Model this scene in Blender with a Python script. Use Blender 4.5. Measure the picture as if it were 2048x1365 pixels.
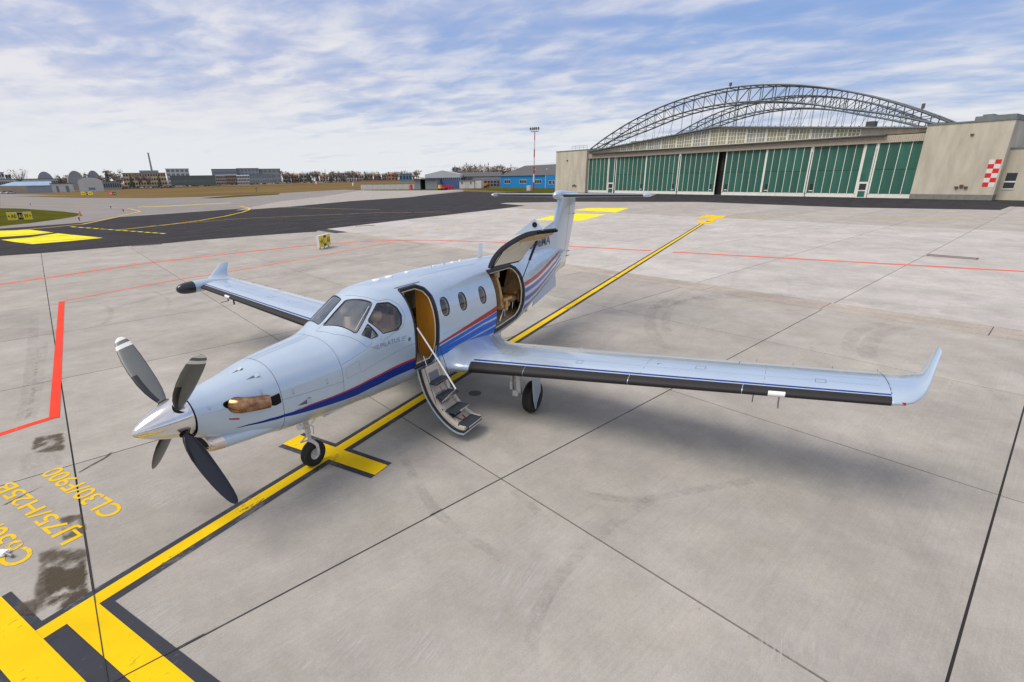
import bpy, bmesh, math, random
import numpy as np
from mathutils import Vector, Matrix
PI=math.pi; rnd=random.Random(7)
SC=bpy.context.scene
for _o in list(bpy.data.objects): bpy.data.objects.remove(_o)
COL=SC.collection
# ---------------------------------------------------------------- camera
CAMR=np.array([[0.5267839217,-0.8498454283,-0.0161693501],[-0.2837476321,-0.1578881706,-0.9458110841],[0.8012402767,0.5028260869,-0.3243145776]])
CAMC=np.array([-2.216935,-6.100182,4.483746]); FPX=989.553; PPX,PPY=947.073,695.699
cam=bpy.data.cameras.new('camera'); co=bpy.data.objects.new('camera',cam); COL.objects.link(co)
r_,d_,f_=CAMR
mw=Matrix(((r_[0],-d_[0],-f_[0],CAMC[0]),(r_[1],-d_[1],-f_[1],CAMC[1]),(r_[2],-d_[2],-f_[2],CAMC[2]),(0,0,0,1)))
co.matrix_world=mw
cam.sensor_width=36; cam.sensor_fit='HORIZONTAL'; cam.lens=FPX/2048*36
cam.shift_x=(1024-PPX)/2048; cam.shift_y=(PPY-682.5)/2048
cam.clip_start=.1; cam.clip_end=8000
SC.camera=co
# ---------------------------------------------------------------- sun, sky, exposure
SUN_EL,SUN_AZ=math.radians(56),math.radians(142)      # azimuth from +x towards +y
ss=bpy.data.lights.new('sun','SUN'); ss.energy=2.35; ss.angle=math.radians(34); ss.color=(1,.925,.83)
so=bpy.data.objects.new('sun',ss); COL.objects.link(so)
sd=Vector((math.cos(SUN_EL)*math.cos(SUN_AZ),math.cos(SUN_EL)*math.sin(SUN_AZ),math.sin(SUN_EL)))
so.rotation_euler=sd.to_track_quat('Z','Y').to_euler()
SC.view_settings.view_transform='Standard'; SC.view_settings.look='None'
SC.view_settings.gamma=1; SC.view_settings.use_curve_mapping=False; SC.view_settings.exposure=0.20
W=bpy.data.worlds.new('World'); SC.world=W; W.use_nodes=True
nt=W.node_tree; N=nt.nodes; LK=nt.links; N.clear()
def nd(t,**k):
    n=N.new(t)
    for a,b in k.items(): setattr(n,a,b)
    return n
def wmath(op,a,b=None,c=None,clamp=False):
    m=nd('ShaderNodeMath',operation=op,use_clamp=clamp)
    for i,v in enumerate((a,b,c)):
        if v is None: continue
        if isinstance(v,(int,float)): m.inputs[i].default_value=v
        else: LK.new(v,m.inputs[i])
    return m.outputs[0]
def wmix(fac,a,b):
    m=nd('ShaderNodeMix',data_type='RGBA')
    for i,v in ((0,fac),(6,a),(7,b)):
        if isinstance(v,(int,float)): m.inputs[i].default_value=v
        elif isinstance(v,tuple): m.inputs[i].default_value=v+(1,)
        else: LK.new(v,m.inputs[i])
    return m.outputs[2]
tc=nd('ShaderNodeTexCoord'); sep=nd('ShaderNodeSeparateXYZ'); LK.new(tc.outputs['Generated'],sep.inputs[0])
X_,Y_,Z_=sep.outputs
sky=nd('ShaderNodeTexSky',sky_type='NISHITA',sun_disc=False); sky.sun_elevation=SUN_EL; sky.sun_rotation=PI/2-SUN_AZ
sky.air_density=1.1; sky.dust_density=1.0; sky.ozone_density=2.0
zc=wmath('MAXIMUM',Z_,0.0)
den=wmath('ADD',zc,0.10)
px=wmath('DIVIDE',X_,den); py=wmath('DIVIDE',Y_,den)
def noise(sx,sy,rot,scale,det,rough,dist=0,off=0):
    cb=nd('ShaderNodeCombineXYZ'); LK.new(px,cb.inputs[0]); LK.new(py,cb.inputs[1]); cb.inputs[2].default_value=off
    mp=nd('ShaderNodeMapping'); mp.inputs['Rotation'].default_value=(0,0,rot); mp.inputs['Scale'].default_value=(sx,sy,1)
    LK.new(cb.outputs[0],mp.inputs[0])
    nz=nd('ShaderNodeTexNoise'); nz.inputs['Scale'].default_value=scale; nz.inputs['Detail'].default_value=det
    nz.inputs['Roughness'].default_value=rough; nz.inputs['Distortion'].default_value=dist
    LK.new(mp.outputs[0],nz.inputs['Vector']); return nz.outputs[0]
def ramp(v,a,b):
    m=nd('ShaderNodeMapRange',interpolation_type='SMOOTHSTEP'); LK.new(v,m.inputs[0]); m.inputs[1].default_value=a; m.inputs[2].default_value=b; return m.outputs[0]
n1=noise(1,.55,.5,1.1,6,.5,.2)            # big veils
n2=noise(1,.7,.9,4.6,4,.52,.3,3)             # mottled rows
n3=noise(1,.5,.25,2.0,5,.5,.3,7)
cl=wmath('ADD',wmath('MULTIPLY',n1,.48),wmath('ADD',wmath('MULTIPLY',n2,.37),wmath('MULTIPLY',n3,.25)))
# thinner on the right of the picture (towards +x -y), thicker to the left and at the horizon
side=wmath('ADD',wmath('MULTIPLY',X_,-.10),wmath('MULTIPLY',Y_,.10))
low=ramp(Z_,.21,.03)
cov=wmath('ADD',wmath('ADD',cl,side),wmath('ADD',wmath('MULTIPLY',low,.20),wmath('MULTIPLY',ramp(Z_,.34,.60),.16)))
mask=ramp(cov,.33,.72)
shade=ramp(wmath('ADD',wmath('MULTIPLY',n2,.5),wmath('MULTIPLY',n3,.5)),.40,.60)
ccol=wmix(shade,(5.1,5.2,6.5),(7.1,7.0,7.3))
ccol=wmix(low,ccol,(7.1,7.25,7.4))
blue=wmix(.8,sky.outputs[0],(2.3,3.6,6.6))
col=wmix(wmath('MULTIPLY',mask,.95),blue,ccol)
bg=nd('ShaderNodeBackground'); bg.inputs[1].default_value=.1; LK.new(col,bg.inputs[0])
wo=nd('ShaderNodeOutputWorld'); LK.new(bg.outputs[0],wo.inputs[0])
SC.cycles.max_bounces=8; SC.cycles.transparent_max_bounces=16
# ---------------------------------------------------------------- pixel helpers (photo pixels -> world), used to lay things out
def ray(u,v): return np.array([(u-PPX)/FPX,(v-PPY)/FPX,1.0])@CAMR
def G(u,v,z=0.0):
    r=ray(u,v); t=(z-CAMC[2])/r[2]; q=CAMC+t*r; return (float(q[0]),float(q[1]))
def FAR(u,dist):                            # ground point below column u at horizontal distance dist
    r=ray(u,360); h=math.hypot(r[0],r[1]); return (CAMC[0]+r[0]/h*dist, CAMC[1]+r[1]/h*dist)
def HZ(u,v,dist):                           # height of pixel at that distance
    r=ray(u,v); h=math.hypot(r[0],r[1]); return CAMC[2]+r[2]/h*dist
# ---------------------------------------------------------------- materials
MATS={}
def mat(name,col,rough=.5,metal=0,noise=0,nscale=8,bump=0,bscale=60,coat=0,crough=.10,col2=None,stretch=None,coord='Object',spec=.5,rvar=0,orand=0):
    if name in MATS: return MATS[name]
    m=bpy.data.materials.new(name); m.use_nodes=True; MATS[name]=m
    t=m.node_tree; b=t.nodes['Principled BSDF']; b.inputs['Base Color'].default_value=tuple(col)+(1,)
    b.inputs['Roughness'].default_value=rough; b.inputs['Metallic'].default_value=metal
    b.inputs['Specular IOR Level'].default_value=spec
    if coat: b.inputs['Coat Weight'].default_value=coat; b.inputs['Coat Roughness'].default_value=crough
    if orand and not noise: noise=.02
    if noise or bump or col2 or rvar:
        c=t.nodes.new('ShaderNodeTexCoord'); mp=t.nodes.new('ShaderNodeMapping'); t.links.new(c.outputs[coord],mp.inputs[0])
        if stretch: mp.inputs['Scale'].default_value=stretch
        nz=t.nodes.new('ShaderNodeTexNoise'); nz.inputs['Scale'].default_value=nscale; nz.inputs['Detail'].default_value=6; nz.inputs['Roughness'].default_value=.6
        t.links.new(mp.outputs[0],nz.inputs['Vector'])
        if noise or col2:
            mx=t.nodes.new('ShaderNodeMix'); mx.data_type='RGBA'
            mr=t.nodes.new('ShaderNodeMapRange'); mr.inputs[1].default_value=.32; mr.inputs[2].default_value=.68; t.links.new(nz.outputs[0],mr.inputs[0]); t.links.new(mr.outputs[0],mx.inputs[0])
            if col2 is None: a=[max(0,x*(1-noise)) for x in col]; c2=[min(1,x*(1+noise)) for x in col]
            else: a=col; c2=col2
            mx.inputs[6].default_value=tuple(a)+(1,); mx.inputs[7].default_value=tuple(c2)+(1,)
            t.links.new(mx.outputs[2],b.inputs['Base Color'])
            if orand:
                oi=t.nodes.new('ShaderNodeObjectInfo'); orr=t.nodes.new('ShaderNodeMapRange'); orr.inputs[3].default_value=1-orand; orr.inputs[4].default_value=1+orand; t.links.new(oi.outputs['Random'],orr.inputs[0])
                vs_=t.nodes.new('ShaderNodeVectorMath'); vs_.operation='SCALE'; t.links.new(mx.outputs[2],vs_.inputs[0]); t.links.new(orr.outputs[0],vs_.inputs['Scale']); t.links.new(vs_.outputs[0],b.inputs['Base Color'])
        if rvar:
            mr=t.nodes.new('ShaderNodeMapRange'); mr.inputs[3].default_value=rough-rvar; mr.inputs[4].default_value=rough+rvar; t.links.new(nz.outputs[0],mr.inputs[0]); t.links.new(mr.outputs[0],b.inputs['Roughness'])
        if bump:
            n2=t.nodes.new('ShaderNodeTexNoise'); n2.inputs['Scale'].default_value=bscale; n2.inputs['Detail'].default_value=4; t.links.new(mp.outputs[0],n2.inputs['Vector'])
            bp=t.nodes.new('ShaderNodeBump'); bp.inputs['Strength'].default_value=bump; bp.inputs['Distance'].default_value=.02; t.links.new(n2.outputs[0],bp.inputs['Height']); t.links.new(bp.outputs[0],b.inputs['Normal'])
    return m
def glass(name,tint,gl=.9,rough=.03,thru=.8):
    m=bpy.data.materials.new(name); m.use_nodes=True; t=m.node_tree; t.nodes.clear()
    o=t.nodes.new('ShaderNodeOutputMaterial'); a=t.nodes.new('ShaderNodeBsdfTransparent'); a.inputs[0].default_value=tuple(tint)+(1,)
    g=t.nodes.new('ShaderNodeBsdfGlossy'); g.inputs['Roughness'].default_value=rough; g.inputs[0].default_value=(.80,.90,1,1)
    fr=t.nodes.new('ShaderNodeFresnel'); fr.inputs[0].default_value=1.5
    ad=t.nodes.new('ShaderNodeMath'); ad.operation='ADD'; ad.inputs[1].default_value=1-thru; ad.use_clamp=True
    mx=t.nodes.new('ShaderNodeMixShader'); t.links.new(fr.outputs[0],ad.inputs[0]); t.links.new(ad.outputs[0],mx.inputs[0]); t.links.new(a.outputs[0],mx.inputs[1]); t.links.new(g.outputs[0],mx.inputs[2]); t.links.new(mx.outputs[0],o.inputs[0])
    MATS[name]=m; return m
# ---------------------------------------------------------------- objects
def prop(o,label=None,cat=None,group=None,kind=None):
    if label: o['label']=label
    if cat: o['category']=cat
    if group: o['group']=group
    if kind: o['kind']=kind
    return o
def empty(name,loc=(0,0,0),rz=0,label=None,cat=None,group=None,kind=None,parent=None):
    o=bpy.data.objects.new(name,None); COL.objects.link(o); o.location=loc; o.rotation_euler=(0,0,rz); o.empty_display_size=.2
    if parent: o.parent=parent
    return prop(o,label,cat,group,kind)
class MB:
    def __init__(s): s.v=[]; s.f=[]; s.n=None
    def add(s,vs,fs):
        k=len(s.v); s.v+= [tuple(float(c) for c in p) for p in vs]; s.f+=[tuple(k+i for i in f) for f in fs]; return s
    def box(s,a,b,M=None):
        x0,y0,z0=a;x1,y1,z1=b
        vs=[(x0,y0,z0),(x1,y0,z0),(x1,y1,z0),(x0,y1,z0),(x0,y0,z1),(x1,y0,z1),(x1,y1,z1),(x0,y1,z1)]
        if M is not None: vs=[tuple(M@Vector(p)) for p in vs]
        return s.add(vs,[(0,3,2,1),(4,5,6,7),(0,1,5,4),(1,2,6,5),(2,3,7,6),(3,0,4,7)])
    def prism(s,poly,z0,z1,M=None):
        n=len(poly); vs=[(p[0],p[1],z0) for p in poly]+[(p[0],p[1],z1) for p in poly]
        if M is not None: vs=[tuple(M@Vector(p)) for p in vs]
        return s.add(vs,[tuple(range(n-1,-1,-1)),tuple(range(n,2*n))]+[(i,(i+1)%n,n+(i+1)%n,n+i) for i in range(n)])
    def tube(s,pts,r,n=8,cap=True):
        pts=[Vector(p) for p in pts]; rs=r if isinstance(r,(list,tuple)) else [r]*len(pts); k=len(s.v); up=None
        for i,p in enumerate(pts):
            d=(pts[min(i+1,len(pts)-1)]-pts[max(i-1,0)]).normalized()
            if up is None: up=Vector((0,0,1)) if abs(d.z)<.9 else Vector((1,0,0))
            a=d.cross(up).normalized(); b=a.cross(d).normalized(); up=b
            for j in range(n):
                t=2*PI*j/n; s.v.append(tuple(p+a*(rs[i]*math.cos(t))+b*(rs[i]*math.sin(t))))
        for i in range(len(pts)-1):
            for j in range(n):
                s.f.append((k+i*n+j,k+i*n+(j+1)%n,k+(i+1)*n+(j+1)%n,k+(i+1)*n+j))
        if cap: s.f.append(tuple(k+j for j in range(n-1,-1,-1))); s.f.append(tuple(k+(len(pts)-1)*n+j for j in range(n)))
        return s
    def lathe(s,prof,n=24,axis='z',org=(0,0,0),M=None):   # prof: (r,h)
        k=len(s.v)
        for r,h in prof:
            for j in range(n):
                t=2*PI*j/n; c,d=r*math.cos(t),r*math.sin(t)
                p={'z':(c,d,h),'x':(h,c,d),'y':(c,h,d)}[axis]; p=Vector(p)+Vector(org)
                if M is not None: p=M@p
                s.v.append(tuple(p))
        for i in range(len(prof)-1):
            for j in range(n): s.f.append((k+i*n+j,k+i*n+(j+1)%n,k+(i+1)*n+(j+1)%n,k+(i+1)*n+j))
        return s
    def grid(s,rows,close=False):
        k=len(s.v); m=len(rows[0])
        for r in rows: s.v+=[tuple(float(c) for c in p) for p in r]
        for i in range(len(rows)-1):
            for j in range(m if close else m-1):
                s.f.append((k+i*m+j,k+i*m+(j+1)%m,k+(i+1)*m+(j+1)%m,k+(i+1)*m+j))
        return s
    def build(s,name,m,parent=None,smooth=False,label=None,cat=None,group=None,kind=None,bevel=0,normals=None,angle=None):
        me=bpy.data.meshes.new(name); me.from_pydata(s.v,[],s.f)
        if normals is None:
            bm=bmesh.new(); bm.from_mesh(me); bmesh.ops.recalc_face_normals(bm,faces=bm.faces)
            if bevel: bmesh.ops.bevel(bm,geom=bm.edges[:],offset=bevel,segments=2,affect='EDGES',clamp_overlap=True)
            bm.to_mesh(me); bm.free()
        if smooth: me.polygons.foreach_set('use_smooth',[True]*len(me.polygons))
        if smooth and angle: me.set_sharp_from_angle(angle=math.radians(angle))
        if normals is not None: me.normals_split_custom_set_from_vertices(normals)
        me.materials.append(m if not isinstance(m,str) else MATS[m])
        o=bpy.data.objects.new(name,me); COL.objects.link(o)
        if parent: o.parent=parent
        return prop(o,label,cat,group,kind)
def inst(src,parent=None,loc=None,rz=None,name=None):
    c=src.copy(); COL.objects.link(c); c.parent=parent
    if loc is not None: c.location=loc
    if rz is not None: c.rotation_euler=(0,0,rz)
    return c
def copy_tree(o,parent=None):
    c=o.copy(); COL.objects.link(c); c.parent=parent
    for ch in list(o.children): copy_tree(ch,c)
    return c
def textmesh(txt,size,font_scale_x=1,off=0,ext=0):
    cu=bpy.data.curves.new('t','FONT'); cu.body=txt; cu.size=size; cu.extrude=ext; cu.offset=off; cu.align_x='LEFT'; cu.resolution_u=3
    o=bpy.data.objects.new('t',cu); COL.objects.link(o)
    bpy.context.view_layer.update()
    dg=bpy.context.evaluated_depsgraph_get(); me=bpy.data.meshes.new_from_object(o.evaluated_get(dg))
    vs=[(v.co.x*font_scale_x,v.co.y,v.co.z) for v in me.vertices]; fs=[tuple(p.vertices) for p in me.polygons]
    bpy.data.objects.remove(o); bpy.data.curves.remove(cu); bpy.data.meshes.remove(me)
    return vs,fs
# ================================================================ GROUND
def nodes_mat(name):
    m=bpy.data.materials.new(name); m.use_nodes=True; MATS[name]=m; return m,m.node_tree,m.node_tree.nodes['Principled BSDF']
def tn(t,ty,**k):
    n=t.nodes.new(ty)
    for a,b in k.items():
        if a.startswith('_'): n.inputs[a[1:]].default_value=b
        else: setattr(n,a,b)
    return n
def make_concrete(name,base,tone=(1,1,1)):
    m,t,b=nodes_mat(name)
    g=tn(t,'ShaderNodeNewGeometry'); oi=tn(t,'ShaderNodeObjectInfo')
    def nz(scale,sx,sy,rot,det=6,rough=.6):
        mp=tn(t,'ShaderNodeMapping',vector_type='TEXTURE'); mp.inputs['Scale'].default_value=(1/sx,1/sy,1); mp.inputs['Rotation'].default_value=(0,0,rot)
        t.links.new(g.outputs['Position'],mp.inputs[0]); n=tn(t,'ShaderNodeTexNoise',_Scale=scale,_Detail=det,_Roughness=rough); t.links.new(mp.outputs[0],n.inputs['Vector']); return n.outputs[0]
    def mr(v,a,b_,c,d):
        n=tn(t,'ShaderNodeMapRange'); t.links.new(v,n.inputs[0])
        for i,x in enumerate((a,b_,c,d)): n.inputs[i+1].default_value=x
        return n.outputs[0]
    def mul(a,b_):
        n=tn(t,'ShaderNodeMath',operation='MULTIPLY')
        for i,x in enumerate((a,b_)):
            if isinstance(x,(int,float)): n.inputs[i].default_value=x
            else: t.links.new(x,n.inputs[i])
        return n.outputs[0]
    big=mr(nz(.45,1,1,0,7,.65),.3,.7,.84,1.13)
    med=mr(nz(1.7,1,.8,.3,8,.72),.32,.68,.90,1.08)
    broom=mr(nz(7,.10,4,-.31,4,.7),.3,.7,.955,1.045)
    fine=mul(mr(nz(55,1,1,0,4,.8),.3,.7,.87,1.12),mr(nz(16,1,1,0,5,.75),.3,.7,.94,1.05))
    tyre=mr(nz(1.0,.07,1.6,.05,6,.65),.56,.74,1.0,.90)
    scuf=mr(nz(2.6,.10,3.2,-.28,7,.8),.58,.76,1.0,1.17)
    spots=mr(nz(9,1,1,0,3,.6),.70,.76,1.0,.72)
    per=mr(oi.outputs['Random'],0,1,.94,1.05)
    v=mul(mul(mul(mul(big,med),mul(broom,fine)),mul(tyre,spots)),mul(per,scuf))
    warm=tn(t,'ShaderNodeMix',data_type='RGBA'); t.links.new(mr(nz(.5,1,1,1,4),.35,.65,0,1),warm.inputs[0])
    warm.inputs[6].default_value=tuple(base[i]*tone[i]*(1.0,.985,.955)[i] for i in range(3))+(1,); warm.inputs[7].default_value=tuple(base[i]*tone[i]*(1.0,.965,.97)[i] for i in range(3))+(1,)
    vm=tn(t,'ShaderNodeVectorMath',operation='SCALE'); t.links.new(warm.outputs[2],vm.inputs[0]); t.links.new(v,vm.inputs['Scale'])
    t.links.new(vm.outputs[0],b.inputs['Base Color']); b.inputs['Roughness'].default_value=.9; b.inputs['Specular IOR Level'].default_value=.10
    bp=tn(t,'ShaderNodeBump',_Strength=.25,_Distance=.004); t.links.new(nz(34,.5,1.6,-.31,5,.75),bp.inputs['Height']); t.links.new(bp.outputs[0],b.inputs['Normal'])
    return m
make_concrete('concrete',(.385,.368,.332)); make_concrete('concrete_pale',(.485,.47,.44)); make_concrete('concrete_band',(.42,.38,.33)); make_concrete('concrete_dull',(.40,.38,.345))  # concrete_pale: brightening of far slabs at grazing angles put into the base colour
mat('joint_sealant',(.025,.024,.023),.7)
mat('asphalt',(.042,.040,.042),.9,spec=.08,noise=.3,nscale=.25,stretch=(1,3,1),bump=.3,bscale=90,rvar=.1)
mat('old_asphalt',(.26,.24,.225),.9,spec=.08,noise=.14,nscale=.12,stretch=(1,3,1),bump=.2,bscale=60)
mat('dry_grass',(.15,.10,.045),1,spec=0,nscale=.02,col2=(.20,.145,.07),bump=.5,bscale=4)
mat('green_grass',(.05,.065,.010),1,spec=0,nscale=.25,col2=(.12,.105,.02),bump=.6,bscale=12)
def paint(name,col,wear=.25,scale=9,under=(.30,.29,.27),rot=.3):
    m,t,b=nodes_mat(name); g=tn(t,'ShaderNodeNewGeometry')
    mp=tn(t,'ShaderNodeMapping'); mp.inputs['Scale'].default_value=(1,3.2,1); mp.inputs['Rotation'].default_value=(0,0,rot); t.links.new(g.outputs['Position'],mp.inputs[0])
    n=tn(t,'ShaderNodeTexNoise',_Scale=scale,_Detail=8,_Roughness=.72); t.links.new(mp.outputs[0],n.inputs['Vector'])
    n2=tn(t,'ShaderNodeTexNoise',_Scale=1.3,_Detail=5); t.links.new(g.outputs['Position'],n2.inputs['Vector'])
    a=tn(t,'ShaderNodeMath',operation='ADD'); t.links.new(n.outputs[0],a.inputs[0]); t.links.new(n2.outputs[0],a.inputs[1])
    r=tn(t,'ShaderNodeMapRange'); t.links.new(a.outputs[0],r.inputs[0]); r.inputs[1].default_value=1.32-wear*.5; r.inputs[2].default_value=1.42-wear*.5
    r2=tn(t,'ShaderNodeMapRange'); t.links.new(n2.outputs[0],r2.inputs[0]); r2.inputs[1].default_value=.3; r2.inputs[2].default_value=.7; r2.inputs[3].default_value=.86; r2.inputs[4].default_value=1.08
    vm=tn(t,'ShaderNodeVectorMath',operation='SCALE'); vm.inputs[0].default_value=col; t.links.new(r2.outputs[0],vm.inputs['Scale'])
    mx=tn(t,'ShaderNodeMix',data_type='RGBA'); t.links.new(r.outputs[0],mx.inputs[0]); t.links.new(vm.outputs[0],mx.inputs[6]); mx.inputs[7].default_value=tuple(under)+(1,)
    t.links.new(mx.outputs[2],b.inputs['Base Color']); b.inputs['Roughness'].default_value=.75; b.inputs['Specular IOR Level'].default_value=.12
    return m
paint('yellow_paint',(.83,.55,.005),.36,under=(.16,.12,.03)); paint('yellow_bright',(.86,.74,.02),.16,under=(.4,.33,.05)); paint('yellow_faded',(.62,.42,.12),.40)
paint('stencil_yellow',(.80,.52,.01),.50,under=(.34,.30,.2)); paint('black_paint',(.050,.053,.065),.48,under=(.13,.13,.135))
paint('red_paint',(.82,.06,.03),.15,under=(.4,.3,.25)); paint('red_faded',(.78,.15,.10),.26,under=(.34,.30,.28)); paint('white_paint',(.72,.70,.66),.3)
# terrain: flat around the apron, rising very gently towards the town
def hgt(r): 
    t=min(1,max(0,(r-470)/260)); return -.06+2.3*t*t*(3-2*t)
def rings(mb):
    rows=[]
    for r in [0.01,30,80,150,220,300,400,470,500,530,560,600,640,680,730,900,1500,3000,6000]:
        rows.append([(CAMC[0]+r*math.cos(2*PI*j/96),CAMC[1]+r*math.sin(2*PI*j/96),hgt(r)) for j in range(96)])
    return mb.grid(rows,close=True)
rings(MB()).build('ground','dry_grass',smooth=True,kind='structure')
def sheet(name,pts,z,m,kind='structure',parent=None,px=True,label=None):
    P=[G(*p) for p in pts] if px else pts
    vs=[(p[0],p[1],z) for p in P]; me=bpy.data.meshes.new(name)
    bm=bmesh.new(); bv=[bm.verts.new(v) for v in vs]; f=bm.faces.new(bv)
    bmesh.ops.triangulate(bm,faces=[f])
    for f in bm.faces:
        if f.normal.z<0: f.normal_flip()
    bm.to_mesh(me); bm.free(); me.materials.append(MATS[m]); o=bpy.data.objects.new(name,me); COL.objects.link(o)
    if parent: o.parent=parent
    return prop(o,label,None,None,kind)
# older pale taxiway beyond, then dark new asphalt
sheet('far_taxiway',[(-300,470),(0,440),(0,388),(60,389),(150,392),(300,396.5),(400,394),(480,390),(560,386.5),(720,378),(780,378),(925,379.5),(940,402),(400,470),(-200,560)],-.045,'old_asphalt')
sheet('asphalt_taxiway',[(-700,580),(-300,462),(0,457),(60,453),(165,445),(240,434),(360,426),(500,416),(580,412.5),(700,401),(820,394),(930,383),(1000,385.5),(1116,382.5),(1180,383.5),(1420,387.5),(1826,394),(2000,396),(2300,400),(2300,430),(1700,430),(1000,425),(700,470),(560,490),(0,530),(-700,640)],-.035,'asphalt')
# concrete wedge and pale surface to the left of the small buildings
sheet('concrete_wedge',[(722,381.5),(925,380.8),(820,394.5),(700,402.5),(580,413.5),(470,421),(560,403),(640,394)],-.03,'concrete_dull')
sheet('green_verge',[(0,416.5),(45,417.5),(85,420),(125,423),(157,427),(160,429.5),(150,433),(120,438),(60,446),(0,452.5),(-250,500),(-250,430)],-.028,'green_grass')
sheet('grass_strip',[(400,396.5),(470,391),(560,386.8),(556,389.5),(480,394),(430,396.8)],-.026,'green_grass')
sheet('hangar_lawn',[(925,378.5),(960,377.2),(1001,376.5),(1118,377.5),(1118,388.5),(1040,384),(985,381.5)],-.026,'green_grass')
sheet('wall_verge',[(690,379.5),(722,378.5),(830,378.5),(880,378.3),(925,378.8),(880,380.8),(760,381.5)],-.026,'green_grass')
sheet('grass_tongue',[(25,392.5),(100,391.5),(190,393),(300,396.6),(150,395.8)],-.027,'dry_grass')
# ---- apron of concrete slabs, grid turned with the joints
TA=-0.3106401; ca,sa=math.cos(TA),math.sin(TA)
def ST(s,t): return (s*ca-t*sa, s*sa+t*ca)
def TS(x,y): return (x*ca+y*sa,-x*sa+y*ca)
edge_px=[(-700,610),(0,512.5),(81,507),(258,492.5),(300,490),(407,480),(560,468.5),(632,464),(640,460),(700,453),(830,437.5),(950,424),(1010,417),(1052,411.5),(1000,407.5),(1012,406),(1150,404),(1400,404.5),(1700,415.5),(2000,420.5),(2020,413.5),(2300,424)]
near=[ST(*p) for p in [(100,-80),(-25,-40),(-25,60)]]
apoly=[G(*p) for p in edge_px]+near
sheet('apron_bedding',apoly,-.022,'joint_sealant',px=False)
AS=[TS(*p) for p in apoly]
def clip_convex(poly,conv):      # sutherland-hodgman, conv ccw
    out=poly
    for i in range(len(conv)):
        a=conv[i]; b=conv[(i+1)%len(conv)]; inp=out; out=[]
        def side(p): return (b[0]-a[0])*(p[1]-a[1])-(b[1]-a[1])*(p[0]-a[0])
        for j in range(len(inp)):
            p=inp[j]; q=inp[(j+1)%len(inp)]; sp,sq=side(p),side(q)
            if sp>=0: out.append(p)
            if (sp>=0)!=(sq>=0):
                t=sp/(sp-sq); out.append((p[0]+(q[0]-p[0])*t,p[1]+(q[1]-p[1])*t))
        if len(out)<3: return []
    return out
apron=empty('apron',kind='structure')
def slab(s0,s1,t0,t1,m='concrete',name='concrete_slab',g=.013):
    c=[(s0+g,t0+g),(s1-g,t0+g),(s1-g,t1-g),(s0+g,t1-g)]
    p=clip_convex(AS,c)
    if not p: return
    P=[ST(*q) for q in p]
    me=bpy.data.meshes.new(name); bm=bmesh.new()
    try: f=bm.faces.new([bm.verts.new((x,y,0)) for x,y in P])
    except Exception: bm.free(); return
    if f.normal.z<0: f.normal_flip()
    bmesh.ops.triangulate(bm,faces=[f])
    bnd=[e for e in bm.edges if e.is_boundary]
    r=bmesh.ops.extrude_edge_only(bm,edges=bnd)
    for v in r['geom']:
        if isinstance(v,bmesh.types.BMVert): v.co.z=-.02
    bm.normal_update(); bm.to_mesh(me); bm.free(); me.materials.append(MATS[m])
    o=bpy.data.objects.new(name,me); COL.objects.link(o); o.parent=apron
tl=[-1.62+5.125*k for k in range(-8,14)]
s_near=[-0.735+5.105*k for k in range(-5,4)]+[19.60]
s_near=[s for s in s_near if s<19]+[19.60]
nsl=0
for i in range(len(s_near)-1):
    for j in range(len(tl)-1):
        if tl[j]<-20: continue
        slab(s_near[i],s_near[i+1],tl[j],tl[j+1])
# drainage channel: two rows of long pale slabs
td=[2.63+4.17*k for k in range(-8,9)]
for (a,b) in ((19.60,20.22),(20.22,20.90)):
    for j in range(len(td)-1): slab(a,b,td[j],td[j+1],m='concrete_band',name='channel_slab',g=.010)
s_far=[20.90+5.11*k for k in range(0,7)]
for i in range(len(s_far)-1):
    for j in range(len(tl)-1):
        if tl[j]<-28: continue
        slab(s_far[i],s_far[i+1],tl[j],tl[j+1],m='concrete_pale')
for (a,b,m) in ((s_far[-1],55.4,'concrete_pale'),(55.4,125,'concrete_dull')):
    for j in range(0,len(tl)-1,1): slab(a,b,tl[j],tl[j+1],m=m,name='concrete_lane')
# manhole cap and grates
def disc(name,c,r,z,m,n=20,**k): return MB().add([(c[0]+r*math.cos(2*PI*i/n),c[1]+r*math.sin(2*PI*i/n),z) for i in range(n)],[tuple(range(n))]).build(name,m,**k)
mat('cast_iron',(.10,.10,.10),.6,.3,noise=.2,nscale=20)
mat('rust_iron',(.16,.085,.05),.8,.2,noise=.35,nscale=9)
def lathe_thing(name,c,prof,m,**k): return MB().lathe(prof,20,org=(c[0],c[1],0)).build(name,m,**k)
lathe_thing('manhole_cover',G(950,787),[(.14,.001),(.14,.005),(.125,.007),(.12,.004),(.001,.004)],'cast_iron',label='small round iron cover in the concrete under the wing root',cat='manhole cover')
def grate(pa,pb,w,label):
    a=Vector(G(*pa)+(0,)); b=Vector(G(*pb)+(0,)); L=(b-a).length; rz=math.atan2(b.y-a.y,b.x-a.x)
    e=empty('drain_grate',(a.x,a.y,0),rz,label,'drain grate')
    MB().box((0,0,.002),(L,.05,.016)).box((0,w-.05,.002),(L,w,.016)).box((0,.05,.002),(.05,w-.05,.016)).box((L-.05,.05,.002),(L,w-.05,.016)).build('frame','rust_iron',e)
    m=MB(); n=int(L/.09)
    for i in range(1,n): m.box((i*L/n,.05,.001),(i*L/n+.035,w-.05,.010))
    m.build('grate_bars','cast_iron' if 'right' not in label else 'rust_iron',e)
    return e
grate((1852,512),(1955,520),-.75 if False else .7,'long brown drain grate in the concrete at the right, beyond the red line')
grate((262,493.5),(323,489.5),.6,'brown drain grate at the far edge of the concrete, at the left')
grate((712,453.5),(750,451.5),.5,'short dark drain grate at the asphalt edge behind the propeller aircraft')
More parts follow.
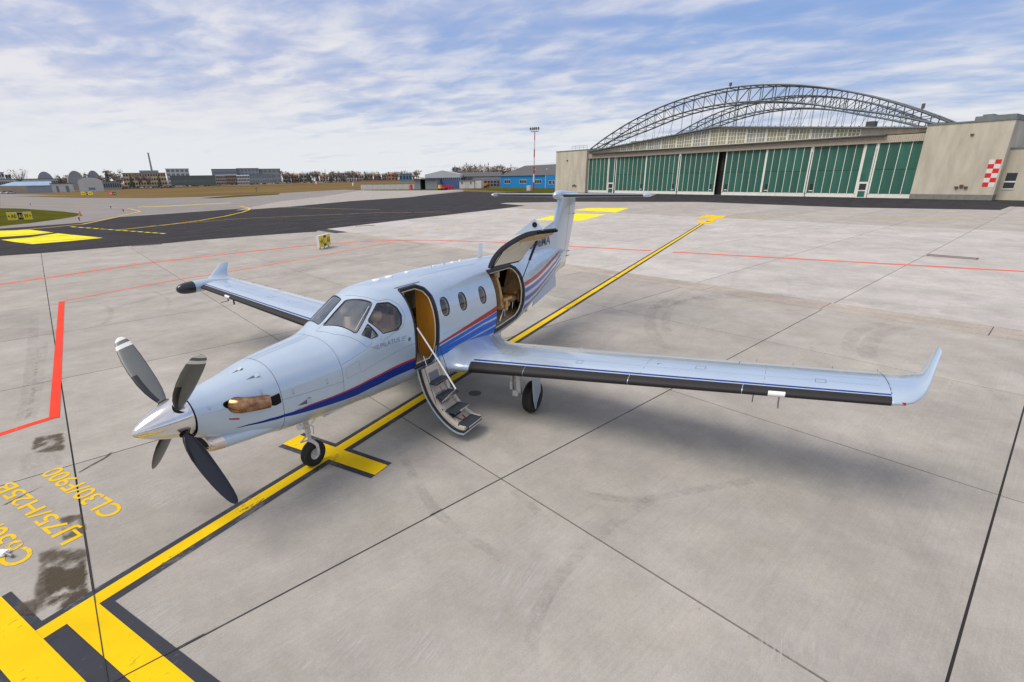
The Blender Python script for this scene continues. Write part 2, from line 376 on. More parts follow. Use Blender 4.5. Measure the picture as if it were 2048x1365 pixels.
# ---- painted markings (4 mm sheets, overlapping layers stepped)
def strip(name,pa,pb,w,z,m,side=0):
    a=Vector(pa); b=Vector(pb); d=(b-a).normalized(); n=Vector((-d.y,d.x)); o0=(side-1)*w/2; o1=(side+1)*w/2
    return sheet(name,[tuple(a+n*o0),tuple(b+n*o0),tuple(b+n*o1),tuple(a+n*o1)],z,m,px=False)
# stand lead-in line, black edged
LA=(-1.30,-.075); LB=(49.3,.93)
Ld=(Vector(LB)-Vector(LA)).normalized(); Ln=Vector((-Ld.y,Ld.x))
def LP(s,t): p=Vector(LA)+Ld*(s+1.30)+Ln*t; return (p.x,p.y)
def lsheet(name,pts,z,m): return sheet(name,[LP(*p) for p in pts],z,m,px=False)
lsheet('line_border',[(-1.3,-.20),(50.5,-.20),(50.5,.20),(-1.3,.20)],.004,'black_paint'); lsheet('stop_border',[(2.60,-1.10),(3.12,-1.10),(3.12,1.02),(2.54,1.02)],.0055,'black_paint')
lsheet('lead_in_line',[(-1.35,-.09),(50.5,-.095),(50.5,.095),(-1.35,.10)],.008,'yellow_paint')
lsheet('stop_bar',[(2.70,-1.10),(3.02,-1.10),(3.02,1.02),(2.64,1.02)],.012,'yellow_paint')
# stand block at the lower left
lsheet('stand_border',[(-2.1,-2.6),(-.66,-2.6),(-.68,-.19),(-2.1,-.19)],.0065,'black_paint'); lsheet('stand_border',[(-2.1,-.185),(-1.22,-.185),(-1.22,1.02),(-2.1,1.02)],.0065,'black_paint')
lsheet('stand_bar',[(-1.66,-2.6),(-1.31,-2.6),(-1.31,1.02),(-1.68,1.02)],.0135,'yellow_paint')
lsheet('stand_bar',[(-1.09,-2.6),(-.79,-2.6),(-.79,-.06),(-1.10,-.06)],.0135,'yellow_paint')
# joints cutting through the paint
for (p,q_,w_) in ((ST(-.735,-3.2),ST(-.735,1.2),.010),(ST(-1.9,-1.62),ST(.1,-1.62),.012),(ST(4.36,-.7),ST(4.36,.6),.01),(ST(3.2,-1.62),ST(3.0,-1.62),.01)): strip('paint_crack',p,q_,w_,.0172,'joint_sealant')
# red safety lines
def pxline(name,pts,w,z,m):
    P=[Vector(G(*p)) for p in pts]; vs=[]; 
    for i,p in enumerate(P):
        d=(P[min(i+1,len(P)-1)]-P[max(i-1,0)]).normalized(); n=Vector((-d.y,d.x))*w/2; vs.append((p+n,p-n))
    mb=MB(); mb.grid([[tuple(a)+(z,),tuple(b)+(z,)] for a,b in vs]); return mb.build(name,m,kind='structure')
sheet('red_bar',[(117.5,604),(129,604),(119.5,836),(98,838)],.009,'red_paint')
pxline('red_line',[(-40,884),(0,869.5),(60,850),(108,835)],.17,.005,'red_paint')
pxline('red_line',[(118,604.8),(300,569),(512,535),(640,512),(700,500.5),(790,484)],.15,.005,'red_faded')
pxline('red_line',[(-60,580),(0,569.3),(270,530),(512,502),(600,493),(660,487.5),(740,483),(800,481),(870,481),(985,484.5),(1040,488),(1138,493),(1302,502)],.33,.007,'red_faded')
pxline('red_line',[(1345,504.5),(1700,524),(2048,543.5),(2300,558)],.36,.007,'red_faded')
# stencilled aircraft types, read from the far side
def gtext(name,txt,x_base,y0,length,height,m='stencil_yellow',z=.005):
    vs,fs=textmesh(txt,1.0,off=.012)
    xs=[v[0] for v in vs]; ys=[v[1] for v in vs]; a,b=min(xs),max(xs); h=max(ys)-min(ys); y00=min(ys)
    V=[(x_base-(v[1]-y00)/h*height, y0+(v[0]-a)/(b-a)*length, z) for v in vs]
    return MB().add(V,fs).build(name,m,kind='structure')
gtext('ground_lettering','CL30/F900',.23,1.46,2.24,.29)
gtext('ground_lettering','LJ75/H25B',-.28,1.34,2.50,.32)
gtext('ground_lettering','C650/C680',-.83,1.42,2.45,.31)
gtext('ground_lettering','57',3.55,1.35,.42,.28)
# big yellow blocks and taxi lines
sheet('yellow_block',[(-60,463),(0,461.5),(60,459.3),(107,465),(60,470),(0,474),(-60,478)],-.024,'yellow_bright')
sheet('yellow_block',[(0,479),(60,474.5),(115,466.5),(206,475.5),(140,482),(65,488),(30,484)],-.024,'yellow_bright')
sheet('yellow_block',[(1175,416.5),(1258,416.5),(1232,425.5),(1152,421.5),(1138,422)],.006,'yellow_bright')
sheet('yellow_block',[(1072,440),(1103,432.3),(1152,427.5),(1212,429.5),(1162,442),(1075,440.8)],.006,'yellow_bright')
sheet('yellow_arrow',[(1392,442.8),(1398,442),(1424,443.3),(1429,443.8),(1424,446.8),(1404,448.2),(1398,447)],.013,'yellow_paint')
sheet('yellow_arrow',[(1412,444),(1421,436),(1396,438.5),(1404,432),(1410,432),(1414,430),(1428,430.5),(1434,432),(1453,432.5),(1442,438.2),(1436,437.5),(1424,443.5)],.013,'yellow_paint')
pxline('taxi_line',[(0,463.5),(90,455.5),(165,448.5),(225,436),(278,424),(281,423),(256,417),(160,413.5),(0,408.5)],.45,-.022,'yellow_faded')
pxline('taxi_line',[(275,414.5),(330,412.8),(400,409),(462,406.2)],1.5,-.022,'yellow_bright')
pxline('taxi_line',[(240,459.5),(330,450),(400,441),(450,432.5),(485,424.5),(499,419.5),(498,416.5),(480,412.5),(440,410.5)],.30,-.020,'yellow_paint')
pxline('taxi_line',[(300,452),(470,438),(640,430),(760,425.5),(900,424)],.2,-.022,'yellow_faded')
pxline('taxi_line',[(500,413),(640,417),(760,419.5)],.22,-.022,'yellow_faded')
for i in range(13):
    t=i/12; u=142+t*(320-142); v=453.4+t*(466.5-453.4); u2=u+10; 
    pxline('line_dash',[(u,v),(u2,v+.75)],.30,-.020,'yellow_bright')
for i in range(9):
    t=i/9; pxline('line_dash',[(800+i*34,473-i*6.4),(816+i*34,470-i*6.4)],.22,.006,'yellow_faded')
for i in range(8):
    u=100+i*22; pxline('line_dash',[(u,409-i*1.05),(u+13,408.4-i*1.05)],.5,-.021,'yellow_faded')
pxline('taxi_line',[(1450,434),(1700,436),(2048,440)],.5,.006,'yellow_faded')
# soft rubber arcs, oil stains: real marks lying on the concrete
def stainmat(name,col,dens,scale,str_=(1,1,1),rot=0,lo=.42,hi=.7,edge=4,base=0):
    m,t,b=nodes_mat(name); b.inputs['Base Color'].default_value=tuple(col)+(1,); b.inputs['Roughness'].default_value=.8; b.inputs['Specular IOR Level'].default_value=.2
    c=tn(t,'ShaderNodeUVMap'); g=tn(t,'ShaderNodeNewGeometry'); mp=tn(t,'ShaderNodeMapping'); mp.inputs['Scale'].default_value=str_; mp.inputs['Rotation'].default_value=(0,0,rot); t.links.new(g.outputs['Position'],mp.inputs[0])
    n=tn(t,'ShaderNodeTexNoise',_Scale=scale,_Detail=7,_Roughness=.7); t.links.new(mp.outputs[0],n.inputs['Vector'])
    sp=tn(t,'ShaderNodeSeparateXYZ'); t.links.new(c.outputs[0],sp.inputs[0])
    def f(o):   # 4u(1-u)
        a=tn(t,'ShaderNodeMath',operation='SUBTRACT'); a.inputs[0].default_value=1; t.links.new(o,a.inputs[1])
        b_=tn(t,'ShaderNodeMath',operation='MULTIPLY'); t.links.new(o,b_.inputs[0]); t.links.new(a.outputs[0],b_.inputs[1])
        c_=tn(t,'ShaderNodeMapRange',interpolation_type='SMOOTHSTEP'); t.links.new(b_.outputs[0],c_.inputs[0]); c_.inputs[2].default_value=.17; return c_.outputs[0]
    e=tn(t,'ShaderNodeMath',operation='MULTIPLY'); t.links.new(f(sp.outputs[0]),e.inputs[0]); t.links.new(f(sp.outputs[1]),e.inputs[1])
    nb=tn(t,'ShaderNodeTexNoise',_Scale=edge,_Detail=5,_Roughness=.6); t.links.new(g.outputs['Position'],nb.inputs['Vector'])
    n2_=tn(t,'ShaderNodeMath',operation='MULTIPLY_ADD'); t.links.new(nb.outputs[0],n2_.inputs[0]); n2_.inputs[1].default_value=3.2; t.links.new(e.outputs[0],n2_.inputs[2])
    e2=tn(t,'ShaderNodeMapRange',interpolation_type='SMOOTHSTEP'); t.links.new(n2_.outputs[0],e2.inputs[0]); e2.inputs[1].default_value=2.1; e2.inputs[2].default_value=2.75
    e3=tn(t,'ShaderNodeMath',operation='MULTIPLY'); t.links.new(e2.outputs[0],e3.inputs[0]); t.links.new(e.outputs[0],e3.inputs[1])
    r=tn(t,'ShaderNodeMapRange'); t.links.new(n.outputs[0],r.inputs[0]); r.inputs[1].default_value=lo; r.inputs[2].default_value=hi; r.inputs[4].default_value=dens; r.inputs[3].default_value=dens*base
    q=tn(t,'ShaderNodeMath',operation='MULTIPLY'); t.links.new(e3.outputs[0],q.inputs[0]); t.links.new(r.outputs[0],q.inputs[1]); t.links.new(q.outputs[0],b.inputs['Alpha'])
    return m
stainmat('rubber_mark',(.15,.145,.135),.15,13,(1,.5,1),lo=.36,hi=.62,edge=1.5); stainmat('oil_mark',(.095,.075,.05),.85,6,(1,2.6,1),1.2,.30,.62,edge=2.6,base=.45); stainmat('scuff_mark',(.62,.61,.58),.60,9,(.25,3,1),-.3,.45,.68,edge=1.0)
def uvstrip(name,rows,z,m):
    mb=MB(); nr=len(rows); mb.grid([[tuple(p)+(z,) for p in r] for r in rows]); o=mb.build(name,m,kind='structure')
    uv=o.data.uv_layers.new(name='UVMap'); k=len(rows[0])
    for l in o.data.loops: i,j=divmod(l.vertex_index,k); uv.data[l.index].uv=(i/(nr-1),j/(k-1))
    return o
def arc(pts,w,z=.003,m='rubber_mark'):
    P=[Vector(G(*p)) for p in pts]; Q=[]
    for i in range(len(P)-1):           # catmull
        a,b,c,d=P[max(i-1,0)],P[i],P[i+1],P[min(i+2,len(P)-1)]
        for k in range(6):
            t=k/6; Q.append(.5*((2*b)+(c-a)*t+(2*a-5*b+4*c-d)*t*t+(3*b-a-3*c+d)*t**3))
    Q.append(P[-1]); rows=[]
    for i,p in enumerate(Q):
        d=(Q[min(i+1,len(Q)-1)]-Q[max(i-1,0)]).normalized(); n=Vector((-d.y,d.x))*w/2; rows.append([tuple(p-n),tuple(p),tuple(p+n)])
    uvstrip('tyre_mark',rows,z,m)
arc([(1448,570),(1370,585),(1310,615),(1300,650),(1320,690),(1345,712)],.5); arc([(1430,590),(1355,606),(1332,640),(1340,680)],.35,.0035)
arc([(1840,650),(1760,668),(1735,700),(1745,725)],.55); arc([(1810,645),(1735,655),(1700,680),(1705,715)],.5,.0035)
arc([(780,860),(830,960),(880,1030),(960,1090),(1060,1150)],.22); arc([(1420,930),(1240,1040),(1140,1130),(1080,1220),(1050,1365)],.22)
arc([(1015,975),(1060,1010),(1130,1080)],.2); arc([(1100,970),(1250,1000),(1400,980),(1560,950)],.2,.0035)
arc([(140,610),(200,608),(222,625),(205,648),(120,670)],.25); arc([(250,583),(310,585),(340,605),(320,630)],.2,.0035)
arc([(500,560),(800,500),(1000,470)],1.1,.0025); arc([(150,640),(420,570),(760,520)],.6,.0028); arc([(1150,640),(1500,590),(2048,640)],1.2,.0025)
arc([(90,660),(78,760),(55,865)],.3,.003); arc([(70,610),(60,760),(40,860)],.35,.0028)
def patch_px(c4,m,z=.0032,n=6):
    a,b,c,d=[Vector(G(*p)) for p in c4]; rows=[]
    for i in range(n+1):
        t=i/n; l=a.lerp(d,t); r=b.lerp(c,t); rows.append([tuple(l.lerp(r,k/n)) for k in range(n+1)])
    uvstrip('ground_stain',rows,z,m)
patch_px([(60,1085),(190,1085),(195,1240),(50,1250)],'oil_mark'); patch_px([(75,1120),(185,1110),(190,1230),(85,1240)],'oil_mark',.0036)
patch_px([(60,870),(135,860),(140,905),(50,915)],'oil_mark'); patch_px([(30,900),(140,890),(135,960),(20,965)],'rubber_mark',.0037)
patch_px([(110,1030),(170,1020),(185,1075),(115,1090)],'oil_mark',.0034)
patch_px([(40,1205),(75,1195),(80,1235),(30,1240)],'oil_mark',.0185,4)
arc([(150,950),(180,933),(212,915),(226,902)],.07,.0036,'oil_mark'); arc([(-10,1020),(60,985),(140,950)],.05,.0036,'oil_mark')
patch_px([(250,930),(420,940),(380,1060),(230,1000)],'scuff_mark'); patch_px([(500,1250),(900,1180),(1000,1365),(480,1365)],'scuff_mark'); patch_px([(900,1130),(1150,1090),(1250,1250),(950,1290)],'scuff_mark',.0036)
patch_px([(1300,1290),(1700,1240),(1850,1365),(1350,1365)],'scuff_mark'); patch_px([(170,1200),(420,1160),(600,1365),(420,1365)],'scuff_mark',.0034)
# ================================================================ AIRCRAFT (x aft from the spinner tip, -y = its left side)
S=np.array([(0.62,2.00,1.42,.285,1.72,2.0,2.0),(0.8,2.0,1.30,.308,1.70,2.05,2.1),(1.1,2.04,1.16,.38,1.62,2.15,2.3),(1.66,2.13,1.03,.537,1.52,2.5,2.5),
(2.15,2.17,.97,.625,1.56,2.45,2.5),(2.65,2.21,.925,.69,1.62,2.38,2.5),(2.92,2.30,.90,.72,1.67,2.35,2.5),(3.2,2.46,.88,.75,1.72,2.32,2.5),(3.45,2.60,.86,.775,1.76,2.3,2.6),
(3.65,2.70,.85,.79,1.79,2.3,2.6),(3.95,2.77,.83,.807,1.82,2.35,2.7),(4.4,2.79,.81,.822,1.83,2.35,2.8),(5.2,2.79,.79,.832,1.80,2.35,2.8),(6.2,2.77,.78,.838,1.75,2.35,2.9),
(7.2,2.735,.79,.84,1.71,2.3,2.9),(8.0,2.70,.81,.825,1.73,2.15,2.7),(8.7,2.665,.86,.793,1.76,2.05,2.6),(9.6,2.62,.98,.67,1.80,2.0,2.3),(10.6,2.57,1.17,.50,1.86,2.0,2.1),
(11.6,2.50,1.40,.34,1.95,2.0,2.0),(12.6,2.38,1.62,.17,2.0,2.0,2.0),(13.22,2.28,1.74,.03,2.02,2.0,2.0)])
def pchip(xs,ys,x):
    h=np.diff(xs);d=np.diff(ys)/h; m=np.zeros(len(xs))
    for i in range(1,len(xs)-1): m[i]=0 if d[i-1]*d[i]<=0 else (h[i-1]+h[i])*3/((2*h[i]+h[i-1])/d[i-1]+(h[i]+2*h[i-1])/d[i])
    m[0]=d[0];m[-1]=d[-1]; x=np.clip(x,xs[0],xs[-1]); k=np.clip(np.searchsorted(xs,x)-1,0,len(xs)-2); t=(x-xs[k])/h[k]
    return ys[k]*(1+2*t)*(1-t)**2+m[k]*h[k]*t*(1-t)**2+ys[k+1]*t*t*(3-2*t)+m[k+1]*h[k]*t*t*(t-1)
def surf(x,th):
    x=np.asarray(x,float);th=np.asarray(th,float); zt,zb,w,zc,n1,n2=[pchip(S[:,0],S[:,i],x) for i in range(1,7)]
    c=np.cos(th);s=np.sin(th); h=np.where(s>=0,zt-zc,zc-zb); n=np.where(s>=0,n1,n2)
    r=((np.abs(c)/w)**n+(np.abs(s)/h)**n)**(-1/n)
    return np.stack([x+0*th,-r*c,zc+r*s],-1)
def snorm(x,th):
    e=1e-3; a=surf(x+e,th)-surf(x-e,th); b=surf(x,th+e)-surf(x,th-e); n=np.cross(b,a); n/=np.linalg.norm(n,axis=-1,keepdims=True)+1e-12
    p=surf(x,th); zc=pchip(S[:,0],S[:,4],x); o=p.copy(); o[...,0]=0; o[...,2]-=zc; sg=np.sign((n*o).sum(-1,keepdims=True)); return n*np.where(sg==0,1,sg)
KS=.83
def inset(pts,r):
    n=len(pts); A=sum(pts[i][0]*pts[(i+1)%n][1]-pts[(i+1)%n][0]*pts[i][1] for i in range(n)); sg=1 if A>0 else -1; out=[]
    for i in range(n):
        p0,p1,p2=[np.array(pts[(i+k)%n],float) for k in (-1,0,1)]
        d1=(p1-p0)/np.linalg.norm(p1-p0); d2=(p2-p1)/np.linalg.norm(p2-p1); n1=np.array([-d1[1],d1[0]])*sg; n2=np.array([-d2[1],d2[0]])*sg
        b=n1+n2; b/=max(1e-6,(b@b)/2)*1; out.append(p1+b*r)
    return out
def rpoly(pts,r=0.0,mirror=False,grow=0.0):
    P=[(p[0],(PI-p[1] if mirror else p[1])*KS) for p in pts]
    if r: P=inset(P,r)
    P=np.array(P)
    def f(x,th):
        q=np.stack([x,th*KS],-1); d=np.full(x.shape,1e9); ins=np.zeros(x.shape,bool)
        for i in range(len(P)):
            a=P[i]; b=P[(i+1)%len(P)]; e=b-a; w=q-a; t=np.clip((w@e)/(e@e),0,1); d=np.minimum(d,np.linalg.norm(w-t[...,None]*e,axis=-1))
            c=(a[1]<=q[...,1])!=(b[1]<=q[...,1]); xx=a[0]+(q[...,1]-a[1])/(e[1] if abs(e[1])>1e-9 else 1e-9)*e[0]; ins^=c&(q[...,0]<xx)
        return np.where(ins,-d,d)-r-grow
    return f
def selps(cx,ct,a,b,n=2.5,mirror=False,grow=0):
    ct=PI-ct if mirror else ct
    return lambda x,th:((((np.abs(x-cx)/(a+grow))**n+(np.abs((th-ct)*KS)/(b+grow))**n)**(1/n))-1)*min(a,b)
def band(xs,lo,hi):
    return lambda x,th: np.maximum(np.maximum(th-np.interp(x,xs,hi),np.interp(x,xs,lo)-th)*KS,np.maximum(xs[0]-x,x-xs[-1]))
def cutmesh(x0,x1,t0,t1,dx,dt,keep=(),cut=(),off=0.0,xf=None):
    nx=max(1,int(round((x1-x0)/dx))); nt_=max(1,int(round((t1-t0)/dt)))
    xs=np.linspace(x0,x1,nx+1); ts=np.linspace(t0,t1,nt_+1); X,T=np.meshgrid(xs,ts,indexing='ij')
    D=[f(X,T) for f in keep]+[-f(X,T) for f in cut]
    ok=np.ones((nx,nt_),bool); full=np.ones((nx,nt_),bool)
    for d in D:
        c=np.stack([d[:-1,:-1],d[1:,:-1],d[1:,1:],d[:-1,1:]]); ok&=(c<0).any(0); full&=(c<0).all(0)
    V={};vl=[];F=[]
    def vid(x,t):
        k=(round(x,5),round(t,5))
        if k not in V: V[k]=len(vl); vl.append((x,t))
        return V[k]
    for i,j in zip(*np.nonzero(ok)):
        P=[(xs[i],ts[j],[d[i,j] for d in D]),(xs[i+1],ts[j],[d[i+1,j] for d in D]),(xs[i+1],ts[j+1],[d[i+1,j+1] for d in D]),(xs[i],ts[j+1],[d[i,j+1] for d in D])]
        if not full[i,j]:
            for k in range(len(D)):
                out=[]
                for a in range(len(P)):
                    p,q=P[a],P[(a+1)%len(P)]
                    if p[2][k]<0: out.append(p)
                    if (p[2][k]<0)!=(q[2][k]<0):
                        u=p[2][k]/(p[2][k]-q[2][k]); out.append((p[0]+(q[0]-p[0])*u,p[1]+(q[1]-p[1])*u,[a_+(b_-a_)*u for a_,b_ in zip(p[2],q[2])]))
                P=out
                if len(P)<3: break
            if len(P)<3: continue
        ids=[]
        for p in P:
            k=vid(p[0],p[1])
            if not ids or ids[-1]!=k: ids.append(k)
        if len(ids)>2 and ids[0]==ids[-1]: ids.pop()
        if len(set(ids))>=3: F.append(tuple(ids))
    A=np.array(vl); p=surf(A[:,0],A[:,1]); n=snorm(A[:,0],A[:,1]); p=p+n*off
    if xf: p,n=xf(p,n)
    m=MB(); m.v=[tuple(q) for q in p]; m.f=F; m.n=[tuple(q) for q in n]; return m
def orient(m,flip=False):
    # make winding agree with normals
    V=np.array(m.v); N=np.array(m.n)
    for i,f in enumerate(m.f):
        a,b,c=V[f[0]],V[f[1]],V[f[2]]; 
        if np.cross(b-a,c-a)@N[f[0]]<0: m.f[i]=f[::-1]
    return m
def patch(name,m,parent,*a,**k):
    mm=orient(cutmesh(*a,**k)); return mm.build(name,m,parent,smooth=True,normals=mm.n)
def outline(pts,r,mirror=False,step=.02,grow=0):
    P=[(p[0],(PI-p[1] if mirror else p[1])*KS) for p in pts]; P=inset(P,r) if r else [np.array(p) for p in P]
    n=len(P); A=sum(P[i][0]*P[(i+1)%n][1]-P[(i+1)%n][0]*P[i][1] for i in range(n)); sg=1 if A>0 else -1; out=[]; R=r+grow
    for i in range(n):
        p0,p1,p2=P[i-1],P[i],P[(i+1)%n]; d1=(p1-p0)/np.linalg.norm(p1-p0); d2=(p2-p1)/np.linalg.norm(p2-p1)
        a1=math.atan2(-d1[0]*sg,d1[1]*sg); a2=math.atan2(-d2[0]*sg,d2[1]*sg); da=(a2-a1+PI)%(2*PI)-PI
        for k in range(5):
            a=a1+da*k/4; out.append((p1[0]+R*math.cos(a),p1[1]+R*math.sin(a)))
    res=[]
    for i in range(len(out)):
        a=np.array(out[i]);b=np.array(out[(i+1)%len(out)]); L=np.linalg.norm(b-a); k=max(1,int(L/step))
        if L<1e-5: continue
        for j in range(k): q=a+(b-a)*j/k; res.append((q[0],q[1]/KS))
    return res
def ell_outline(cx,ct,a,b,n=2.5,mirror=False,grow=0,N=48):
    ct=PI-ct if mirror else ct; out=[]
    for i in range(N):
        t=2*PI*i/N; c,s=math.cos(t),math.sin(t); r=((abs(c)/(a+grow))**n+(abs(s)/(b+grow))**n)**(-1/n); out.append((cx+r*c,ct+r*s/KS))
    return out
def rim(rings_,closed=True,xf=None):     # rings_: list of (outline, offset)
    rows=[]
    for o,off in rings_:
        A=np.array(o); p=surf(A[:,0],A[:,1])+snorm(A[:,0],A[:,1])*off
        if xf: p,_=xf(p,p)
        rows.append([tuple(q) for q in p])
    return MB().grid(rows,close=closed)
def sline(mb,pts,w=.006,off=.0012,step=.05):   # thin line drawn on the skin as a narrow strip
    P=[np.array([p[0],p[1]*KS]) for p in pts]; Q=[]
    for i in range(len(P)-1):
        k=max(1,int(np.linalg.norm(P[i+1]-P[i])/step)); Q+=[P[i]+(P[i+1]-P[i])*j/k for j in range(k)]
    Q.append(P[-1]); rows=[]
    for i,q in enumerate(Q):
        d=Q[min(i+1,len(Q)-1)]-Q[max(i-1,0)]; d/=np.linalg.norm(d)+1e-9; n=np.array([-d[1],d[0]])*w/2
        r=[]
        for e in (-1,1):
            g=q+n*e; x=np.array(g[0]);t=np.array(g[1]/KS); r.append(tuple(surf(x,t)+snorm(x,t)*off))
        rows.append(r)
    mb.grid(rows)
# ---- materials
PAINT=(.48,.585,.69)
mat('silver_blue_paint',PAINT,.30,.35,coat=1.0,noise=.035,nscale=1.4,rvar=.03)
mat('silver_blue_matt',(.42,.50,.60),.35,.3,coat=.5)
mat('black_rubber_boot',(.02,.019,.02),.6,spec=.3,noise=.15,nscale=6,rvar=.06); mat('deep_blue_stripe',(.0,.026,.24),.32,coat=.15,spec=.2); mat('bright_blue_stripe',(.0,.13,.62),.3,coat=.25,spec=.3,col2=(.0,.085,.46),nscale=.8)
mat('dull_blue_stripe',(.03,.10,.42),.3,coat=.25,spec=.3)
mat('red_stripe',(.42,.012,.01),.3,coat=.25,spec=.3); mat('registration_blue',(.012,.02,.10),.3)
mat('door_seal',(.018,.022,.03),.5,noise=.3,nscale=25); mat('cream_trim',(.78,.69,.53),.55); mat('tan_leather',(.56,.33,.13),.45,noise=.12,nscale=12,bump=.1,bscale=90); mat('pale_leather',(.60,.46,.30),.5)
mat('amber_wood',(.72,.28,.02),.35,col2=(.80,.38,.05),nscale=3,stretch=(2,8,1),coat=.4); mat('beige_carpet',(.42,.32,.20),.95,noise=.2,nscale=60); mat('cabin_lining',(.66,.60,.50),.8); mat('cabin_dark',(.03,.03,.032),.7)
mat('polished_metal',(.78,.77,.76),.16,1.0,noise=.04,nscale=5,rvar=.05); mat('exhaust_metal',(.16,.07,.045),.25,1,col2=(.50,.30,.16),nscale=9,rvar=.08); mat('bronze_lip',(.62,.42,.28),.2,1,col2=(.8,.72,.66),nscale=4)
mat('blade_grey',(.14,.15,.145),.30,.15,noise=.06,nscale=3); mat('blade_black',(.012,.013,.018),.3); mat('blade_pale',(.13,.15,.15),.3,.2); mat('tip_white',(.75,.74,.72),.4)
mat('gear_white',(.62,.60,.56),.4,noise=.15,nscale=20); mat('tyre_rubber',(.018,.017,.017),.75,noise=.2,nscale=30); mat('chrome_rod',(.8,.8,.8),.12,1); mat('grey_metal',(.3,.31,.32),.4,.7); mat('seam_dark',(.10,.12,.15),.6); mat('radome_black',(.01,.011,.016),.22,coat=.5); mat('white_gloss',(.8,.8,.8),.3)
mat('anthracite_tread',(.03,.038,.05),.6,noise=.25,nscale=40,bump=.3,bscale=200); mat('stair_ivory',(.55,.50,.41),.55,noise=.08,nscale=8); mat('black_hole',(.004,.004,.004),.9); mat('logo_grey',(.16,.20,.26),.4)
glass('windshield_glass',(.85,.92,.93),thru=.80); glass('side_glass',(.95,.90,.86),thru=.96); glass('cabin_glass',(.80,.74,.68),thru=.95)
plane=empty('propeller_aircraft',(0,0,0),label='silver-blue single-engine turboprop aircraft parked with its airstair and cargo door open',cat='aircraft')
# ---- openings
PD=[(4.30,1.03),(4.76,1.03),(4.90,.92),(4.96,.74),(4.965,.1),(4.95,-.25),(4.90,-.52),(4.80,-.66),(4.30,-.66)]
CD=[(7.18,.98),(8.42,.98),(8.58,.86),(8.66,.62),(8.68,.1),(8.66,-.3),(8.56,-.55),(8.40,-.68),(7.18,-.68)]
WSP=[(3.45,1.505),(3.635,1.03),(3.11,.71),(2.93,1.505)]
SWP=[(3.70,.96),(3.90,.87),(4.0,.73),(4.03,.56),(3.98,.42),(3.87,.34),(3.55,.42),(3.385,.78)]
TRP=[(3.355,.74),(3.445,.42),(3.30,.45),(3.175,.62)]
CWIN=[(5.25,.45),(5.86,.45),(6.63,.46)]
opens=[rpoly(PD,.02),rpoly(CD,.02),rpoly(WSP,.03),rpoly(WSP,.03,True),rpoly(SWP,.03),rpoly(SWP,.03,True),rpoly(TRP,.012),rpoly(TRP,.012,True)]
opens+=[selps(x,t,.125,.165) for x,t in CWIN]+[selps(x,t,.125,.165,mirror=True) for x,t in CWIN]
opens+=[selps(1.11,.37,.15,.145,2.2),selps(1.11,.37,.15,.145,2.2,mirror=True)]
patch('fuselage','silver_blue_paint',plane,.62,13.2,-PI/2,3*PI/2,.035,2*PI/180,cut=opens)
iop=[o for o in opens]
patch('cabin_wall','cabin_lining',plane,2.75,9.9,-PI/2,3*PI/2,.07,2*PI/72,cut=iop,off=-.045)
# cockpit and cabin floor, bulkheads
def xsec(x,off,flt=None,n=60,z0=None):
    T=np.linspace(-PI/2,3*PI/2,n,endpoint=False); X=np.full(n,x); p=surf(X,T)+snorm(X,T)*off; return [(float(q[1]),float(q[2])) for q in p]
def bulkhead(name,x,th,m,ylo=-2,yhi=2,zlo=1.22):
    pts=[(max(ylo,min(yhi,y)),max(zlo,z)) for y,z in xsec(x,-.05)]
    mb=MB(); n=len(pts); mb.v=[(x,y,z) for y,z in pts]+[(x+th,y,z) for y,z in pts]; mb.f=[tuple(range(n)),tuple(range(2*n-1,n-1,-1))]+[(i,(i+1)%n,n+(i+1)%n,n+i) for i in range(n)]
    return mb.build(name,m,plane)
MB().box((2.8,-.62,1.16),(9.2,.62,1.22)).build('cabin_floor','beige_carpet',plane)
bulkhead('wood_partition',5.02,.03,'amber_wood',yhi=-.27); bulkhead('wood_partition',5.02,.03,'amber_wood',ylo=.30)
bulkhead('front_bulkhead',2.78,.03,'cabin_dark'); bulkhead('aft_bulkhead',9.75,.03,'cabin_dark')
MB().box((3.02,-.5,1.6),(3.15,.5,2.04)).box((3.05,-.46,2.04),(3.28,.46,2.08)).build('instrument_panel','cabin_dark',plane)
MB().box((4.35,.30,1.22),(4.95,.66,2.1)).build('galley_cabinet','cabin_dark',plane)
def seat(x,y,rz,m='tan_leather',h=1.0):
    M=Matrix.Translation((x,y,1.22))@Matrix.Rotation(rz,4,'Z')       # faces -x locally
    a=MB().box((-.25,-.24,.28),(.23,.24,.42),M); s=a.build('passenger_seat',m,plane,bevel=.035,smooth=True)
    b=MB(); rows=[]
    for k in range(7):
        t=k/6; xx=.16+.16*t; w=.235*(1-.25*t**3); th=.13*(1-.45*t); z=.36+.72*h*t
        rows.append([M@Vector((xx-th/2,-w,z)),M@Vector((xx-th/2-.03,0,z)),M@Vector((xx-th/2,w,z)),M@Vector((xx+th/2,w,z)),M@Vector((xx+th/2+.02,0,z)),M@Vector((xx+th/2,-w,z))])
    b.grid(rows,close=True); b.add(rows[-1],[(0,1,2,3,4,5)]); b.build('backrest',m,s,smooth=True,angle=50)
    for e in (-1,1): MB().box((-.2,e*.27-.03,.50),(.2,e*.27+.03,.56),M).box((-.02,e*.27-.02,.25),(.1,e*.27+.02,.5),M).build('armrest',m,s,bevel=.012)
    l=MB(); 
    for e in (-.15,.15): l.tube([M@Vector((-.1,e,0)),M@Vector((-.08,e,.28))],.014); l.tube([M@Vector((.15,e,0)),M@Vector((-.05,e,.28))],.012)
    l.build('leg','chrome_rod',s); MB().box((.05,-.10,1.02*h),(.17,.10,1.2*h),M).build('headrest','pale_leather',s,bevel=.02,smooth=True)
    return s
seat(3.72,-.36,PI*0,'pale_leather',.95); seat(3.72,.36,0,'pale_leather',.95)
